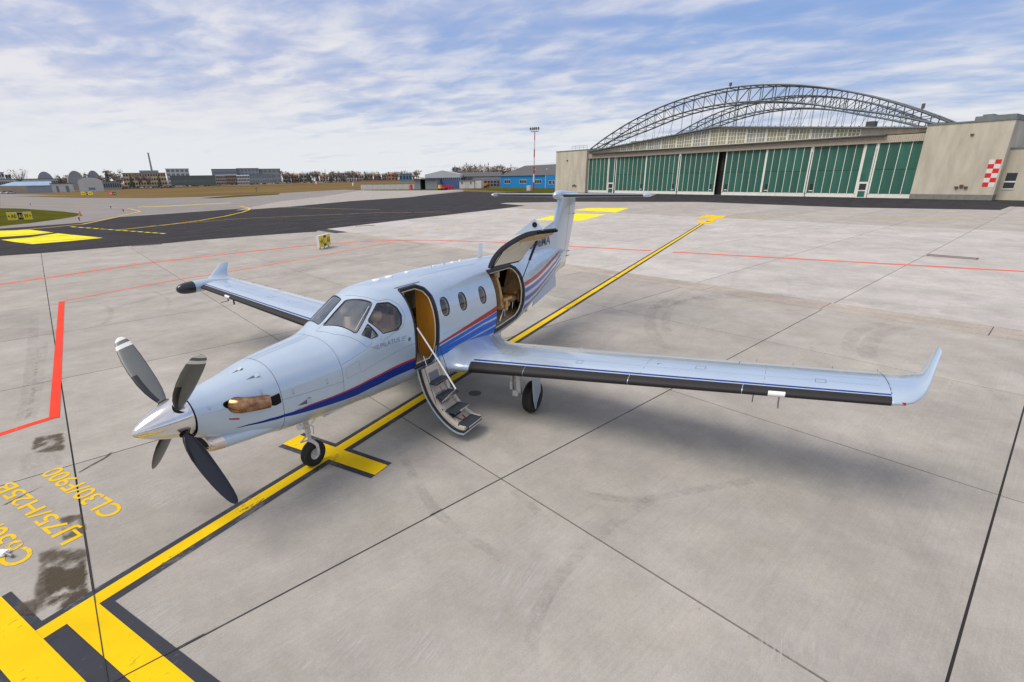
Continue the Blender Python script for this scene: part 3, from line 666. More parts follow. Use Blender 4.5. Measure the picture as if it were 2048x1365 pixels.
seat(6.1,-.40,0); seat(6.1,.40,0); seat(7.30,.40,0); seat(7.98,-.40,PI); seat(8.85,-.26,0,'tan_leather',.95); seat(8.5,.38,0)
# ---- glazing: pane + dark frame
def window(name,pane,m,outl,f,b,fr=.014):
    x0,x1,t0,t1=b
    g=orient(cutmesh(x0,x1,t0,t1,.03,.04,keep=(f,),off=-.008)); w=g.build(name,m,plane,smooth=True,normals=g.n)
    r=rim([(outl(fr),.0015),(outl(0),.0035),(outl(-.004),-.02)]); r.build('window_frame','door_seal',w,smooth=True)
    return w
for mir in (False,True):
    mm=(lambda t:PI-t) if mir else (lambda t:t)
    def bb(P): ts=[mm(p[1]) for p in P]; return (min(p[0] for p in P)-.03,max(p[0] for p in P)+.03,min(ts)-.06,max(ts)+.06)
    window('windshield_pane',None,'windshield_glass',lambda g,mir=mir:outline(WSP,.03,mir,grow=g),rpoly(WSP,.03,mir),bb(WSP),.016)
    window('side_window',None,'side_glass',lambda g,mir=mir:outline(SWP,.03,mir,grow=g),rpoly(SWP,.03,mir),bb(SWP))
    window('quarter_window',None,'side_glass',lambda g,mir=mir:outline(TRP,.012,mir,grow=g),rpoly(TRP,.012,mir),bb(TRP),.008)
    for x,t in CWIN:
        w=window('cabin_window',None,'cabin_glass',lambda g,mir=mir,x=x,t=t:ell_outline(x,t,.125,.165,mirror=mir,grow=g),selps(x,t,.125,.165,mirror=mir),(x-.16,x+.16,mm(t)-.25,mm(t)+.25),.008)
        rim([(ell_outline(x,t,.125,.165,mirror=mir,grow=-.006),-.02),(ell_outline(x,t,.125,.165,mirror=mir,grow=-.03),-.04)]).build('window_reveal','cream_trim',w,smooth=True)
# wipers
w=MB(); a=surf(np.array(3.12),np.array(.76)); a=a+snorm(np.array(3.12),np.array(.76))*.03; b=surf(np.array(3.55),np.array(1.0))+snorm(np.array(3.55),np.array(1.0))*.02
w.tube([tuple(a),tuple(b)],.006,6); w.build('wiper','gear_white',plane)
# ---- stripes
def stripe(name,m,xs,lo,hi,cut=(),off=.0016): patch(name,m,plane,xs[0],xs[-1],min(lo)-.02,max(hi)+.02,.03,.018,keep=(band(xs,lo,hi),),cut=cut,off=off)
pdc=(rpoly(PD,.02,grow=.03),); cdc=(rpoly(CD,.02,grow=.03),)
stripe('red_band','red_stripe',[1.70,2.06,2.95,4.285],[-.205,-.251,-.394,-.469],[-.203,-.224,-.360,-.428])
stripe('blue_band','deep_blue_stripe',[1.0,1.21,1.464,1.66,2.06,2.95,4.285],[-.60,-.46,-.333,-.285,-.40,-.62,-.655],[-.595,-.41,-.25,-.205,-.253,-.396,-.471])
stripe('red_band','red_stripe',[4.94,7.178],[-.374,-.060],[-.326,.083],cut=pdc)
X3=[4.93,5.26,5.604,6.123,6.588,7.178]
g1=[-.50,-.448,-.408,-.339,-.271,-.235]; h1=[0,.001,.007,.014,.022,.030]; g2=[-.585,-.562,-.551,-.515,-.475,-.435]; h2=[0,.001,.006,.012,.020,.028]
top=[-.41,-.36,-.31,-.235,-.165,-.072]; bot=[-.63,-.63,-.63,-.63,-.63,-.63]
stripe('blue_band','bright_blue_stripe',X3,[g+h for g,h in zip(g1,h1)],top,cut=pdc)
stripe('blue_band','bright_blue_stripe',X3,[g+h for g,h in zip(g2,h2)],[g-h for g,h in zip(g1,h1)],cut=pdc)
stripe('blue_band','bright_blue_stripe',X3,bot,[g-h for g,h in zip(g2,h2)],cut=pdc)
#TAIL
def zth(x,z,lo=-1.5,hi=1.5):     # theta on the left skin where height is z
    T=np.linspace(lo,hi,600); p=surf(np.full(600,x),T)[:,2]; return float(np.interp(z,p,T))
TX=[8.70,9.2,9.7,10.3,11.0,11.7,12.4]
TZ={'red':([1.925,1.935,1.945,1.99,2.07,2.17,2.275],[2.02,2.03,2.045,2.085,2.15,2.225,2.30]),
'b1':([1.765,1.765,1.775,1.82,1.90,2.01,2.15],[1.87,1.87,1.885,1.925,1.99,2.08,2.19]),
'b2':([1.545,1.55,1.57,1.64,1.755,1.88,2.05],[1.66,1.66,1.68,1.735,1.83,1.94,2.08]),
'b3':([1.32,1.34,1.38,1.47,1.61,1.77,1.95],[1.44,1.45,1.48,1.555,1.67,1.81,1.975])}
for k,(lo,hi) in TZ.items():
    stripe('red_band' if k=='red' else 'blue_band','red_stripe' if k=='red' else 'dull_blue_stripe',TX,[zth(x,z) for x,z in zip(TX,lo)],[zth(x,z) for x,z in zip(TX,hi)],cut=cdc)
# ---- panel seams, latches, scoops
sm=MB()
sline(sm,[(1.662,t) for t in np.linspace(-1.2,2.0,40)],.007); sline(sm,[(2.65,t) for t in np.linspace(-.5,2.0,30)],.006); sline(sm,[(.925,.226),(1.25,.215),(1.662,.205)],.005); sline(sm,[(1.662,.205),(2.1,.08),(2.65,-.065)],.005)
sline(sm,[(1.64,PI/2-.05),(2.65,PI/2-.05)],.006); sline(sm,[(1.66,PI/2+.10),(2.66,PI/2+.10)],.005)
sline(sm,[(2.66,.30),(3.27,.31)],.004)
sline(sm,[(3.0,1.55),(2.78,1.5),(2.86,1.0),(3.08,.55),(3.18,.34),(3.30,.36)],.005); sline(sm,[(3.55,1.62),(3.60,1.3),(3.74,1.0),(3.95,.93),(4.08,.76),(4.10,.52),(4.0,.34),(3.52,.28),(3.47,.33),(3.50,.40)],.005)
sline(sm,[(4.24,1.10),(4.94,1.09)],.016,.003); sline(sm,[(5.05,1.25),(7.1,1.25)],.004); sline(sm,[(5.60,t) for t in np.linspace(.75,2.0,12)],.004); sline(sm,[(3.0,-.1),(4.28,-.1)],.004)
sline(sm,[(9.4,t) for t in np.linspace(-1,1.4,20)],.004); sline(sm,[(9.55,.55),(9.95,.52),(9.95,.95),(9.55,.95),(9.55,.55)],.004); sline(sm,[(2.72,-.05),(2.98,-.08),(2.98,.18),(2.72,.18),(2.72,-.05)],.003); sline(sm,[(5.1,-.15),(7.15,-.15)],.003); sline(sm,[(10.9,t) for t in np.linspace(-1,1.2,16)],.004)
for (x,t) in ((.79,.30),(1.43,.50),(1.83,.235),(2.37,.08)):
    for dx in (-.012,.012): sline(sm,[(x+dx,t),(x+dx,t+.11)],.003)
    sline(sm,[(x-.012,t+.11),(x+.012,t+.11)],.003); sline(sm,[(x-.014,t),(x+.014,t)],.010)
sm.build('panel_seams','seam_dark',plane,kind='stuff')
def naca(x,t,L,w,mir=0):
    m=MB(); P=[(x-L,t),(x,t-w),(x,t+w)]
    pts=[surf(np.array(a),np.array(b))+snorm(np.array(a),np.array(b))*.0016 for a,b in P]; m.add([tuple(p) for p in pts],[(0,1,2)])
    m.build('air_scoop','seam_dark',plane)
    m=MB(); q=[surf(np.array(x+.004),np.array(t+e*w))+snorm(np.array(x),np.array(t))*o for e in (-1,1) for o in (.0,.022)]
    r=[surf(np.array(x-.05),np.array(t+e*w*.9))+snorm(np.array(x),np.array(t))*.003 for e in (-1,1)]
    m.add([tuple(p) for p in q]+[tuple(p) for p in r],[(0,2,3,1),(1,3,5,4)]); m.build('scoop_lip','silver_blue_matt',plane)
naca(1.42,1.40,.14,.05); naca(1.50,.98,.16,.05); naca(2.06,-.115,.20,.075)
patch('warning_placard','red_stripe',plane,.98,1.10,-.22,-.16,.02,.02,off=.002)
# round port by the logo
rim([(ell_outline(4.12,.035,.036,.036,2,N=20),.002),(ell_outline(4.12,.035,.001,.001,2,N=20),.003)]).build('static_port','seam_dark',plane)
rim([(ell_outline(4.12,.035,.016,.016,2,N=16),.004),(ell_outline(4.12,.035,.001,.001,2,N=16),.0045)]).build('port_plug','grey_metal',plane)
def skin_text(name,txt,x0,t0,x1,t1,hgt_,m,bold=0,out=None):
    vs,fs=textmesh(txt,1,off=bold); xs=[v[0] for v in vs]; ys=[v[1] for v in vs]; a,b=min(xs),max(xs); c,d=min(ys),max(ys)
    V=[]
    for v in vs:
        u=(v[0]-a)/(b-a); w=(v[1]-c)/(d-c); x=np.array(x0+(x1-x0)*u); t=np.array(t0+(t1-t0)*u+hgt_*w); V.append(tuple(surf(x,t)+snorm(x,t)*.003))
    mb=MB().add(V,fs); return mb.build(name,m,plane)
skin_text('maker_lettering','PILATUS',3.44,.165,3.88,.085,.095,'logo_grey')
lg=MB()
for k in range(3):
    sline(lg,[(3.27+.04*k,.268-.036*k),(3.41,.250-.036*k)],.009,.003); sline(lg,[(3.92,.150-.036*k),(4.06-.035*k,.135-.036*k)],.009,.003)
lg.build('maker_wings','logo_grey',plane,kind='stuff')
# ---- passenger doorway: seal, jamb, cream trim
rim([(outline(PD,.02,grow=.034),.003),(outline(PD,.02,grow=.0),.006),(outline(PD,.02,grow=-.012),-.02),(outline(PD,.02,grow=-.018),-.075)]).build('doorway_seal','door_seal',plane,smooth=True,angle=40)
rim([(outline(PD,.02,grow=-.016),-.052),(outline(PD,.02,grow=-.024),-.052),(outline(PD,.02,grow=-.026),-.07)]).build('doorway_trim','cream_trim',plane)
rim([(outline(CD,.02,grow=.008),.003),(outline(CD,.02,grow=-.012),.004),(outline(CD,.02,grow=-.045),-.03),(outline(CD,.02,grow=-.05),-.09)]).build('cargo_seal','door_seal',plane,smooth=True,angle=40)
rim([(outline(CD,.02,grow=-.046),-.055),(outline(CD,.02,grow=-.055),-.058),(outline(CD,.02,grow=-.057),-.08)]).build('cargo_trim','cream_trim',plane)
# ---- open cargo door, swung up about its top edge
HY,HZ_=-.56,2.57; AG=math.radians(-119.5); ca_,sa_=math.cos(AG),math.sin(AG)
def swing(p,n):
    q=p.copy(); y=p[:,1]-HY; z=p[:,2]-HZ_; q[:,1]=HY+y*ca_-z*sa_; q[:,2]=HZ_+y*sa_+z*ca_
    m=n.copy(); m[:,1]=n[:,1]*ca_-n[:,2]*sa_; m[:,2]=n[:,1]*sa_+n[:,2]*ca_; return q,m
CDI=[(7.20,.96),(8.42,.96),(8.56,.85),(8.64,.61),(8.66,.1),(8.64,-.29),(8.54,-.53),(8.40,-.66),(7.20,-.66)]
fcd=rpoly(CDI,.02); bx=(7.18,8.7,-.70,1.0)
dm=orient(cutmesh(*bx,.06,.06,keep=(fcd,),off=0,xf=swing)); cdoor=dm.build('cargo_door','silver_blue_paint',plane,smooth=True,normals=dm.n)
CDL=lambda g:outline(CDI,.02,grow=g)
rim([(CDL(0),0),(CDL(.002),-.04),(CDL(-.005),-.085),(CDL(-.06),-.095)],xf=lambda p,n:swing(p,n)).build('door_edge','door_seal',cdoor,smooth=True,angle=40)
dm=orient(cutmesh(*bx,.06,.06,keep=(rpoly(CDI,.02,grow=-.055),),off=-.10,xf=swing)); dm.build('door_lining','cream_trim',cdoor,smooth=True,normals=dm.n)
# padded tan lower panel and groove
dm=cutmesh(7.3,8.56,-.55,-.12,.08,.06,keep=(rpoly([(7.30,-.12),(8.52,-.12),(8.52,-.45),(8.40,-.55),(7.30,-.55)],.02),),off=-.13,xf=swing); dm.build('door_pad','tan_leather',cdoor,smooth=True,normals=dm.n)
rim([(outline([(7.30,-.12),(8.52,-.12),(8.52,-.45),(8.40,-.55),(7.30,-.55)],.02),-.13),(outline([(7.28,-.10),(8.54,-.10),(8.54,-.46),(8.42,-.57),(7.28,-.57)],.02),-.095)],xf=lambda p,n:swing(p,n)).build('pad_edge','tan_leather',cdoor)
def sw(x,t,off): 
    q,_=swing((surf(np.array([x]),np.array([t]))+snorm(np.array([x]),np.array([t]))*off),np.zeros((1,3))); return tuple(q[0])
h=MB(); h.tube([sw(7.45,.42,-.11),sw(7.5,.30,-.15),sw(7.62,.16,-.15),sw(7.70,.10,-.11)],.012,6); h.build('pull_handle','cream_trim',cdoor)
l=MB()
for k in range(7): 
    c=Vector(sw(7.35+.17*k,-.665,-.05)); l.box((c.x-.05,c.y-.02,c.z-.03),(c.x+.05,c.y+.03,c.z+.02))
l.build('latch_row','black_hole',cdoor)
# raised triangular end piece with a round hole, above the door's lower edge
p0=Vector(G(1,1)+(0,)); 
def onx(x,u,v): r=ray(u,v); t=(x-CAMC[0])/r[0]; q=CAMC+t*r; return Vector((float(q[0]),float(q[1]),float(q[2])))
A_,B_,C_=onx(7.5,1028,471),onx(7.5,1068,439),onx(7.5,1085,461)
t=MB(); th=Vector((.05,0,0)); D_=onx(8.6,1116,452)
t.v=[tuple(A_),tuple(B_),tuple(C_),tuple(A_+th),tuple(B_+th),tuple(C_+th)]; t.f=[(0,1,2),(5,4,3),(0,3,4,1),(1,4,5,2),(2,5,3,0)]; t.build('door_gusset','silver_blue_paint',cdoor)
cc=onx(7.49,1069,450); MB().lathe([(.0001,-.012),(.05,-.012),(.056,0),(.05,.01)],18,'x',(cc.x,cc.y,cc.z)).build('gusset_hole','black_hole',cdoor)
s=MB(); a=Vector(sw(8.5,.05,-.10)); b=Vector(surf(np.array(8.62),np.array(.35)))+Vector((0,.05,0)); s.tube([a,a.lerp(b,.45)],.032,8).tube([a.lerp(b,.45),b],.012,8); s.build('gas_strut','door_seal',cdoor)
s=MB(); a=Vector(sw(7.22,.30,-.08)); b=Vector(surf(np.array(7.24),np.array(.88)))+Vector((0,.04,-.03)); s.tube([a,b],.008,6); s.build('door_cable','cabin_dark',cdoor)
s=MB(); a=Vector((8.45,-.55,2.15)); b=Vector((7.75,-.35,1.62)); s.tube([a,b],.02,6); s.build('seat_belt','cabin_dark',plane)
# ---- airstair, swung down on its lower edge
prof=[(-.785,1.20),(-.86,.93),(-.97,.68),(-1.16,.43),(-1.38,.25),(-1.60,.155),(-1.77,.155)]
def offs(P,d):
    out=[]
    for i,p in enumerate(P):
        a=Vector(P[max(i-1,0)]); b=Vector(P[min(i+1,len(P)-1)]); t_=(b-a).normalized(); n=Vector((t_.y,-t_.x)); out.append((p[0]+n.x*d,p[1]+n.y*d))
    return out
def ext(x0,x1,P,Q):  # closed solid between two profiles
    n=len(P); v=[(x0,)+tuple(p) for p in P]+[(x0,)+tuple(p) for p in Q]+[(x1,)+tuple(p) for p in P]+[(x1,)+tuple(p) for p in Q]; f=[]
    for i in range(n-1):
        f+=[(i,i+1,2*n+i+1,2*n+i),(n+i,3*n+i,3*n+i+1,n+i+1),(i,n+i,n+i+1,i+1),(2*n+i,2*n+i+1,3*n+i+1,3*n+i)]
    f+=[(0,2*n,3*n,n),(n-1,2*n-1,4*n-1,3*n-1)]; m=MB(); m.v=v; m.f=f; return m
def dens(P,k=4):
    Q=[]
    for i in range(len(P)-1):
        a,b,c,d=[Vector(P[min(max(j,0),len(P)-1)]) for j in (i-1,i,i+1,i+2)]
        for q in range(k): t_=q/k; Q.append(tuple(.5*((2*b)+(c-a)*t_+(2*a-5*b+4*c-d)*t_*t_+(3*b-a-3*c+d)*t_**3)))
    Q.append(tuple(P[-1])); return Q
pr=dens(prof); sg=1 if offs(pr,1)[0][0]>pr[0][0] else -1     # inner side faces up/outboard away from the skin
ins=-1
stair=ext(4.30,4.96,pr,offs(pr,.03)).build('airstair','silver_blue_paint',plane,smooth=True,angle=40)
ext(4.312,4.948,offs(pr,.03),offs(pr,.075)).build('stair_seal','door_seal',stair,smooth=True,angle=40)
q0=offs(pr,.076); q1=offs(pr,.13)
for xa,xb in ((4.335,4.42),(4.84,4.925)): ext(xa,xb,q0,q1).build('side_rail','stair_ivory',stair,smooth=True,angle=40)
ext(4.42,4.84,q0,offs(pr,.088)).build('stair_liner','stair_ivory',stair,smooth=True,angle=40)
for i0,i1 in ((2,6),(8,12),(14,17)):
    ext(4.49,4.77,[offs(pr,.089)[i] for i in range(i0,i1)],[offs(pr,.093)[i] for i in range(i0,i1)]).build('riser_window','grey_metal' if i0<14 else 'anthracite_tread',stair)
for yc,z,d in ((-1.02,.945,.20),(-1.20,.70,.22),(-1.42,.475,.23),(-1.70,.285,.24)):
    m=MB().box((4.40,yc-d/2,z-.012),(4.86,yc+d/2,z+.012)); m.build('stair_tread','anthracite_tread',stair,bevel=.004)
    m=MB().box((4.40,yc-d/2-.006,z-.014),(4.86,yc-d/2-.0005,z+.014)); 
    for xx in (4.405,4.85): m.tube([(xx,yc+d/2-.01,z),(xx,yc+d/2+.03,z+.09)],.007,6)
    m.build('tread_edge','chrome_rod',stair)
m=MB(); m.tube([(4.345,-.815,2.0),(4.345,-1.30,1.40),(4.345,-1.60,1.0)],.014,8); m.build('handrail','white_gloss',stair)
m=MB(); m.tube([(4.345,-1.58,.98),(4.36,-1.28,.66)],.009,6).tube([(4.50,-.80,1.42),(4.52,-.88,1.15)],.009,6).tube([(4.9,-.80,1.5),(4.75,-.86,1.15)],.009,6); m.build('rail_strut','chrome_rod',stair)
m=MB(); m.tube([(4.335,-.80,1.66),(4.335,-1.17,.60)],.006,6).tube([(4.95,-.80,1.62),(4.94,-1.16,.60)],.006,6).tube([(4.56,-1.10,.86),(4.50,-1.30,.62)],.005,6); m.build('stair_cable','cabin_dark',stair)
m=MB(); m.tube([(4.55,-1.44,.33),(4.6,-1.55,.27),(4.7,-1.56,.27),(4.72,-1.48,.30)],.012,6); m.build('red_cord','red_stripe',stair)
for x,y,z in ((4.355,-1.03,.80),(4.365,-1.27,.50),(4.36,-1.62,.285),(4.90,-1.1,.72)): 
    MB().lathe([(.0001,.012),(.016,.012),(.016,0)],10,'z',(x+.01,y,z)).build('fastener','door_seal',stair)
# ---- propeller and spinner
HUB=Vector((.5116,0,1.726))
spn=[(0.0005,0),(.035,.02),(.07,.06),(.115,.13),(.165,.23),(.208,.34),(.243,.45),(.263,.54),(.273,.60),(.268,.612)]
spinner=MB().lathe([(r,x) for r,x in spn],48,'x',(0,0,1.726)).build('spinner','polished_metal',plane,smooth=True)
MB().lathe([(.268,.612),(.24,.625),(.24,.64)],40,'x',(0,0,1.722)).build('spinner_backplate','door_seal',spinner)
def blade(ang):
    # local: span along +r, chord along +c, thickness normal
    cy,cz=math.sin(ang),math.cos(ang); R=Vector((0,cy,cz)); T=Vector((1,0,0)).cross(R)     # T tangential
    rows=[];gap=[]
    secs=[(.10,.045,.045),(.18,.05,.045),(.25,.085,.040),(.34,.15,.030),(.45,.20,.022),(.60,.232,.018),(.80,.240,.015),(1.0,.228,.012),(1.15,.200,.010),(1.25,.160,.009),(1.30,.115,.007),(1.327,.06,.005),(1.335,.012,.003)]
    for r,c,t in secs:
        pit=math.radians(88-26*(r/1.335))+math.radians(4)
        cd=(Vector((1,0,0))*math.sin(pit)+T*math.cos(pit)).normalized(); nd_=R.cross(cd).normalized()
        sweep=-.03*math.sin(PI*min(1,r/1.335)); row=[]
        for k in range(16):
            a=2*PI*k/16; row.append(HUB+R*r+cd*(c/2*math.cos(a)+sweep)+nd_*(t*math.sin(a)))
        rows.append(row)
    b=MB().grid(rows,close=True); b.add(rows[-1],[tuple(range(16))]); bl=b.build('propeller_blade','blade_grey',plane,smooth=True)
    def wrap(i0,f0,i1,f1,name,m,grow=1.06,ks=None):
        def sec(i,f): return [Vector(p).lerp(q,f) for p,q in zip(rows[i],rows[i+1])]
        idx=[sec(i0,f0)]+[rows[i] for i in range(i0+1,i1+1)]+[sec(i1,f1)]
        g=[]
        for rw in idx:
            c=sum(rw,Vector())/16; ex=(rw[0]-rw[8]); 
            rr=[p+(p-c).normalized()*.0016 for p in rw]; g.append(rr if ks is None else [rr[k%16] for k in ks])
        MB().grid(g,close=ks is None).build(name,m,bl,smooth=True)
    wrap(8,.15,8,.75,'tip_band','tip_white',ks=range(8,17)); wrap(9,.55,11,.9,'tip_band','tip_white',ks=range(8,17)); wrap(1,.2,11,.8,'blade_back','blade_black',ks=range(0,9))
    wrap(2,.4,5,.7,'root_boot','blade_black',ks=range(6,12))
    MB().lathe([(.075,0),(.08,.03),(.06,.05)],20,'z',M=Matrix.Translation(HUB+R*.19)@R.to_track_quat('Z','Y').to_matrix().to_4x4()).build('blade_collar','polished_metal',bl,smooth=True)
    MB().lathe([(.0001,0),(.085,0)],20,'z',M=Matrix.Translation(HUB+R*.247)@R.to_track_quat('Z','Y').to_matrix().to_4x4()).build('blade_cutout','black_hole',bl)
for k in range(4): blade(.8386+k*PI/2)
# ---- engine cowl details: chin inlet, exhaust stubs
rows=[]
for x,w,h_,z in ((.74,.20,.075,1.285),(.715,.235,.10,1.28),(.73,.262,.122,1.275),(.79,.285,.135,1.27),(.90,.315,.148,1.262)):
    rows.append([(x,w*math.cos(a),z+h_*math.sin(a)) for a in [2*PI*k/32 for k in range(32)]])
lip=MB().grid(rows,close=True).build('inlet_lip','bronze_lip',plane,smooth=True)
MB().add(rows[0],[tuple(range(32))]).build('inlet_throat','black_hole',lip)
rows=[]
for x,w,h_,z in ((.90,.315,.148,1.262),(1.05,.345,.155,1.258),(1.25,.39,.16,1.25),(1.5,.43,.15,1.23),(1.8,.40,.10,1.20)):
    rows.append([(x,w*math.cos(a),z+h_*math.sin(a)) for a in [2*PI*k/32 for k in range(32)]])
MB().grid(rows,close=True).build('chin_cowl','silver_blue_paint',plane,smooth=True)
for s in (-1,1):
    ex=MB().tube([(1.08,s*.22,1.73),(1.10,s*.32,1.735),(1.14,s*.40,1.73),(1.22,s*.455,1.72),(1.34,s*.50,1.705),(1.46,s*.54,1.69)],[.10,.11,.108,.10,.095,.09],20,cap=False)
    e=ex.build('exhaust_stub','exhaust_metal',plane,smooth=True)
    MB().tube([(1.462,s*.542,1.69),(1.40,s*.52,1.70),(1.3,s*.49,1.71)],[.084,.08,.05],20).build('exhaust_bore','black_hole',e,smooth=True)
    mir=s>0
    rim([(ell_outline(1.11,.37,.15,.145,2.2,mir,.010),.002),(ell_outline(1.11,.37,.15,.145,2.2,mir),.004),(ell_outline(1.11,.37,.15,.145,2.2,mir,-.01),-.06),(ell_outline(1.11,.37,.15,.145,2.2,mir,-.13),-.09)]).build('exhaust_seal','door_seal',e,smooth=True)
    xs_=[(1.49,.36),(1.645,.40),(1.645,.14),(1.56,.10),(1.46,.16)]
    patch('exhaust_recess','black_hole',e,1.44,1.66,(PI-.42 if mir else .08),(PI-.08 if mir else .42),.015,.02,keep=(rpoly(xs_,.01,mir),),off=.002)  # flat black patch on the skin; the recess's shade is only its colour
# ---- wings
def af(n=22,th=.15,cam_=.02):
    up=[];lo=[]
    for i in range(n+1):
        x=.5*(1-math.cos(PI*i/n)); y=5*th*(.2969*math.sqrt(x)-.126*x-.3516*x*x+.2843*x**3-.1036*x**4)
        c=cam_*(4*x*(1-x)); up.append((x,c+y)); lo.append((x,c-y))
    return up,lo
def wsec(P,c,th,cant,side,cam_=.02,x0=0,x1=1,off=0,n=22,part='all'):
    up,lo=af(n,th,cam_); tv=(0,-math.sin(cant)*side,math.cos(cant))
    if part=='all': pts=up[::-1]+lo[1:]
    elif part=='up': pts=[p for p in up if x0<=p[0]<=x1]
    elif part=='nose': pts=[p for p in up[::-1] if p[0]<=x1]+[p for p in lo[1:] if p[0]<=x0]
    o=[]
    for i,(x,y) in enumerate(pts):
        o.append((P[0]+c*x,side*P[1]+tv[1]*c*y,P[2]+tv[2]*c*y))
    if off:
        q=[]
        for i in range(len(o)):
            a=Vector(pts[max(i-1,0)]); b=Vector(pts[min(i+1,len(pts)-1)]); d=(b-a).normalized(); nn=Vector((d.y,-d.x)) if part!='up' else Vector((-d.y,d.x))
            q.append((o[i][0]+nn.x*off,o[i][1]+tv[1]*nn.y*off,o[i][2]+tv[2]*nn.y*off))
        o=q
    return o
def WS(y):      # straight wing panel
    s=(y-.9)/6.62; return ((5.215+.055*s,y,.955+.775*s),1.93-.70*s,.165-.035*s)
TIP=[((5.275,7.56,1.735),1.215,.125,0),((5.30,7.66,1.746),1.175,.12,.03),((5.37,7.76,1.76),1.08,.115,.12),((5.52,7.85,1.785),.90,.11,.35),((5.69,7.92,1.83),.71,.11,.75),((5.84,7.965,1.90),.56,.11,1.05),((5.98,8.0,1.99),.45,.11,1.22),((6.28,8.085,2.20),.28,.10,1.28),((6.32,8.09,2.215),.22,.04,1.28)]
for side in (-1,1):
    ys=[.45,.9,2,3,4,5,6,7,7.56]
    rows=[wsec(*WS(y),0,side) for y in ys]
    wing=MB().grid(rows).build('wing','silver_blue_paint',plane,smooth=True,angle=60)
    rows=[wsec(P,c,th,cant,side) for P,c,th,cant in TIP]; m=MB().grid(rows); m.add(rows[-1],[tuple(range(len(rows[-1])))]); m.build('winglet','silver_blue_paint',wing,smooth=True,angle=70)
    # de-icing boot in lengths, blue line behind it
    yb=[.93,2.45,4.30,5.9,7.545]
    for a,b in zip(yb[:-1],yb[1:]):
        rows=[wsec(*WS(y),0,side,x1=.085,x0=.06,off=.004,n=44,part='nose') for y in (a+.004,(a+b)/2,b-.004)]
        MB().grid(rows).build('deicing_boot','black_rubber_boot',wing,smooth=True)
    rows=[wsec(*WS(y),0,side,x0=.083,x1=.14,off=.0025,n=44,part='up') for y in (.98,3,5,7.54)]
    MB().grid(rows).build('blue_edge','deep_blue_stripe',wing,smooth=True)
    # seams: flap and aileron edges, tip joint, panel joints
    sm=MB()
    def wline(pts,w=.008,off=.002,dirx=False):
        rr=[]
        for y,fx in pts:
            P,c,th=WS(y); up,_=af(40,th,.02); z=np.interp(fx,[p[0] for p in up],[p[1] for p in up]); z2=np.interp(fx+w/c,[p[0] for p in up],[p[1] for p in up])
            if dirx: rr.append([(P[0]+c*fx,side*(y-w/2),P[2]+c*z+off),(P[0]+c*fx,side*(y+w/2),P[2]+c*z+off)])
            else: rr.append([(P[0]+c*fx,side*y,P[2]+c*z+off),(P[0]+c*fx+w,side*y,P[2]+c*z2+off)])
        sm.grid(rr)
    fx=[.13,.25,.4,.55,.72,.85,.99]
    wline([(y,.74) for y in np.linspace(1.3,5.75,9)],.010); wline([(y,.76) for y in np.linspace(5.8,7.5,6)],.008)
    wline([(7.545,f) for f in fx],.012,dirx=True); wline([(5.77,f) for f in (.74,.85,.995)],.014,dirx=True); wline([(2.1,f) for f in fx[:5]],.004,dirx=True); wline([(4.45,f) for f in fx[:5]],.005,dirx=True); wline([(6.15,f) for f in fx[:5]],.004,dirx=True)
    for yy,f0,f1,dy in ((1.75,.30,.42,.16),(3.3,.22,.30,.10),(5.2,.35,.45,.14),(6.75,.25,.34,.12)):
        wline([(yy,f) for f in np.linspace(f0,f1,4)],.006,dirx=True); wline([(yy+dy,f) for f in np.linspace(f0,f1,4)],.006,dirx=True); wline([(yy,f0),(yy+dy,f0)],.006); wline([(yy,f1),(yy+dy,f1)],.006)
    for f in (.30,.50,.66): wline([(y,f) for y in np.linspace(1.5,7.45,12)],.0025,.0012)
    sm.build('wing_seams','seam_dark',wing,kind='stuff')
    for xx,yy,zz in ((6.44,7.52,1.76),(6.50,7.0,1.69),(6.56,6.5,1.63),(6.62,6.0,1.58)): MB().tube([(xx,side*yy,zz),(xx+.12,side*yy,zz-.005)],.003,5).build('static_wick','cabin_dark',wing)
    P,c,th=WS(4.62); m=MB()
    for k in range(20):
        a0,a1=2*PI*k/20,2*PI*(k+1)/20; q=[]
        for a,r in ((a0,.05),(a1,.05),(a1,.038),(a0,.038)): q.append((P[0]+.62+r*math.cos(a),side*(4.66+r*math.sin(a)),P[2]+c*np.interp(.62/c,[p[0] for p in af(40,th)[0]],[p[1] for p in af(40,th)[0]])+.003))
        m.add(q,[(0,1,2,3)])
    m.build('fuel_cap','seam_dark',wing)
    # pitot mast with its pale pad, stall vane
    P,c,th=WS(6.36); m=MB()
    x,y,z=P[0],side*P[1],P[2]
    rows=[wsec(*WS(yy),0,side,x1=.030,x0=.030,off=.007,n=44,part='nose') for yy in (6.22,6.42)]; m.grid(rows); m.build('pitot_pad','white_gloss',wing,smooth=True)
    MB().box((x+.03,y-.01,z-.13),(x+.07,y+.01,z-.02)).tube([(x-.17,y,z-.12),(x+.05,y,z-.12)],.012,8).build('pitot_tube','grey_metal',wing)
    x,y,z=WS(6.05)[0]; MB().box((x-.01,side*y-.006,z-.14),(x+.03,side*y+.006,z-.02)).build('stall_vane','cabin_dark',wing)
    for yy in (2.9,5.1):
        P,c,th=WS(yy); m=MB(); rows=[]
        for xx,r in ((.55,.02),(.65,.06),(.8,.075),(.95,.05),(1.06,.01)): rows.append([(P[0]+c*xx,side*yy+r*.6*math.cos(a),P[2]-.08*(1.1-xx)*2-r*.4+r*math.sin(a)) for a in [2*PI*k/10 for k in range(10)]])
        m.grid(rows,close=True); m.build('flap_fairing','silver_blue_paint',wing,smooth=True)
    MB().box((5.30,side*7.66-.02,1.73),(5.36,side*7.66+.02,1.765)).build('navigation_light','red_stripe' if side<0 else 'white_gloss',wing)
    # wing root fillet
    rows=[]
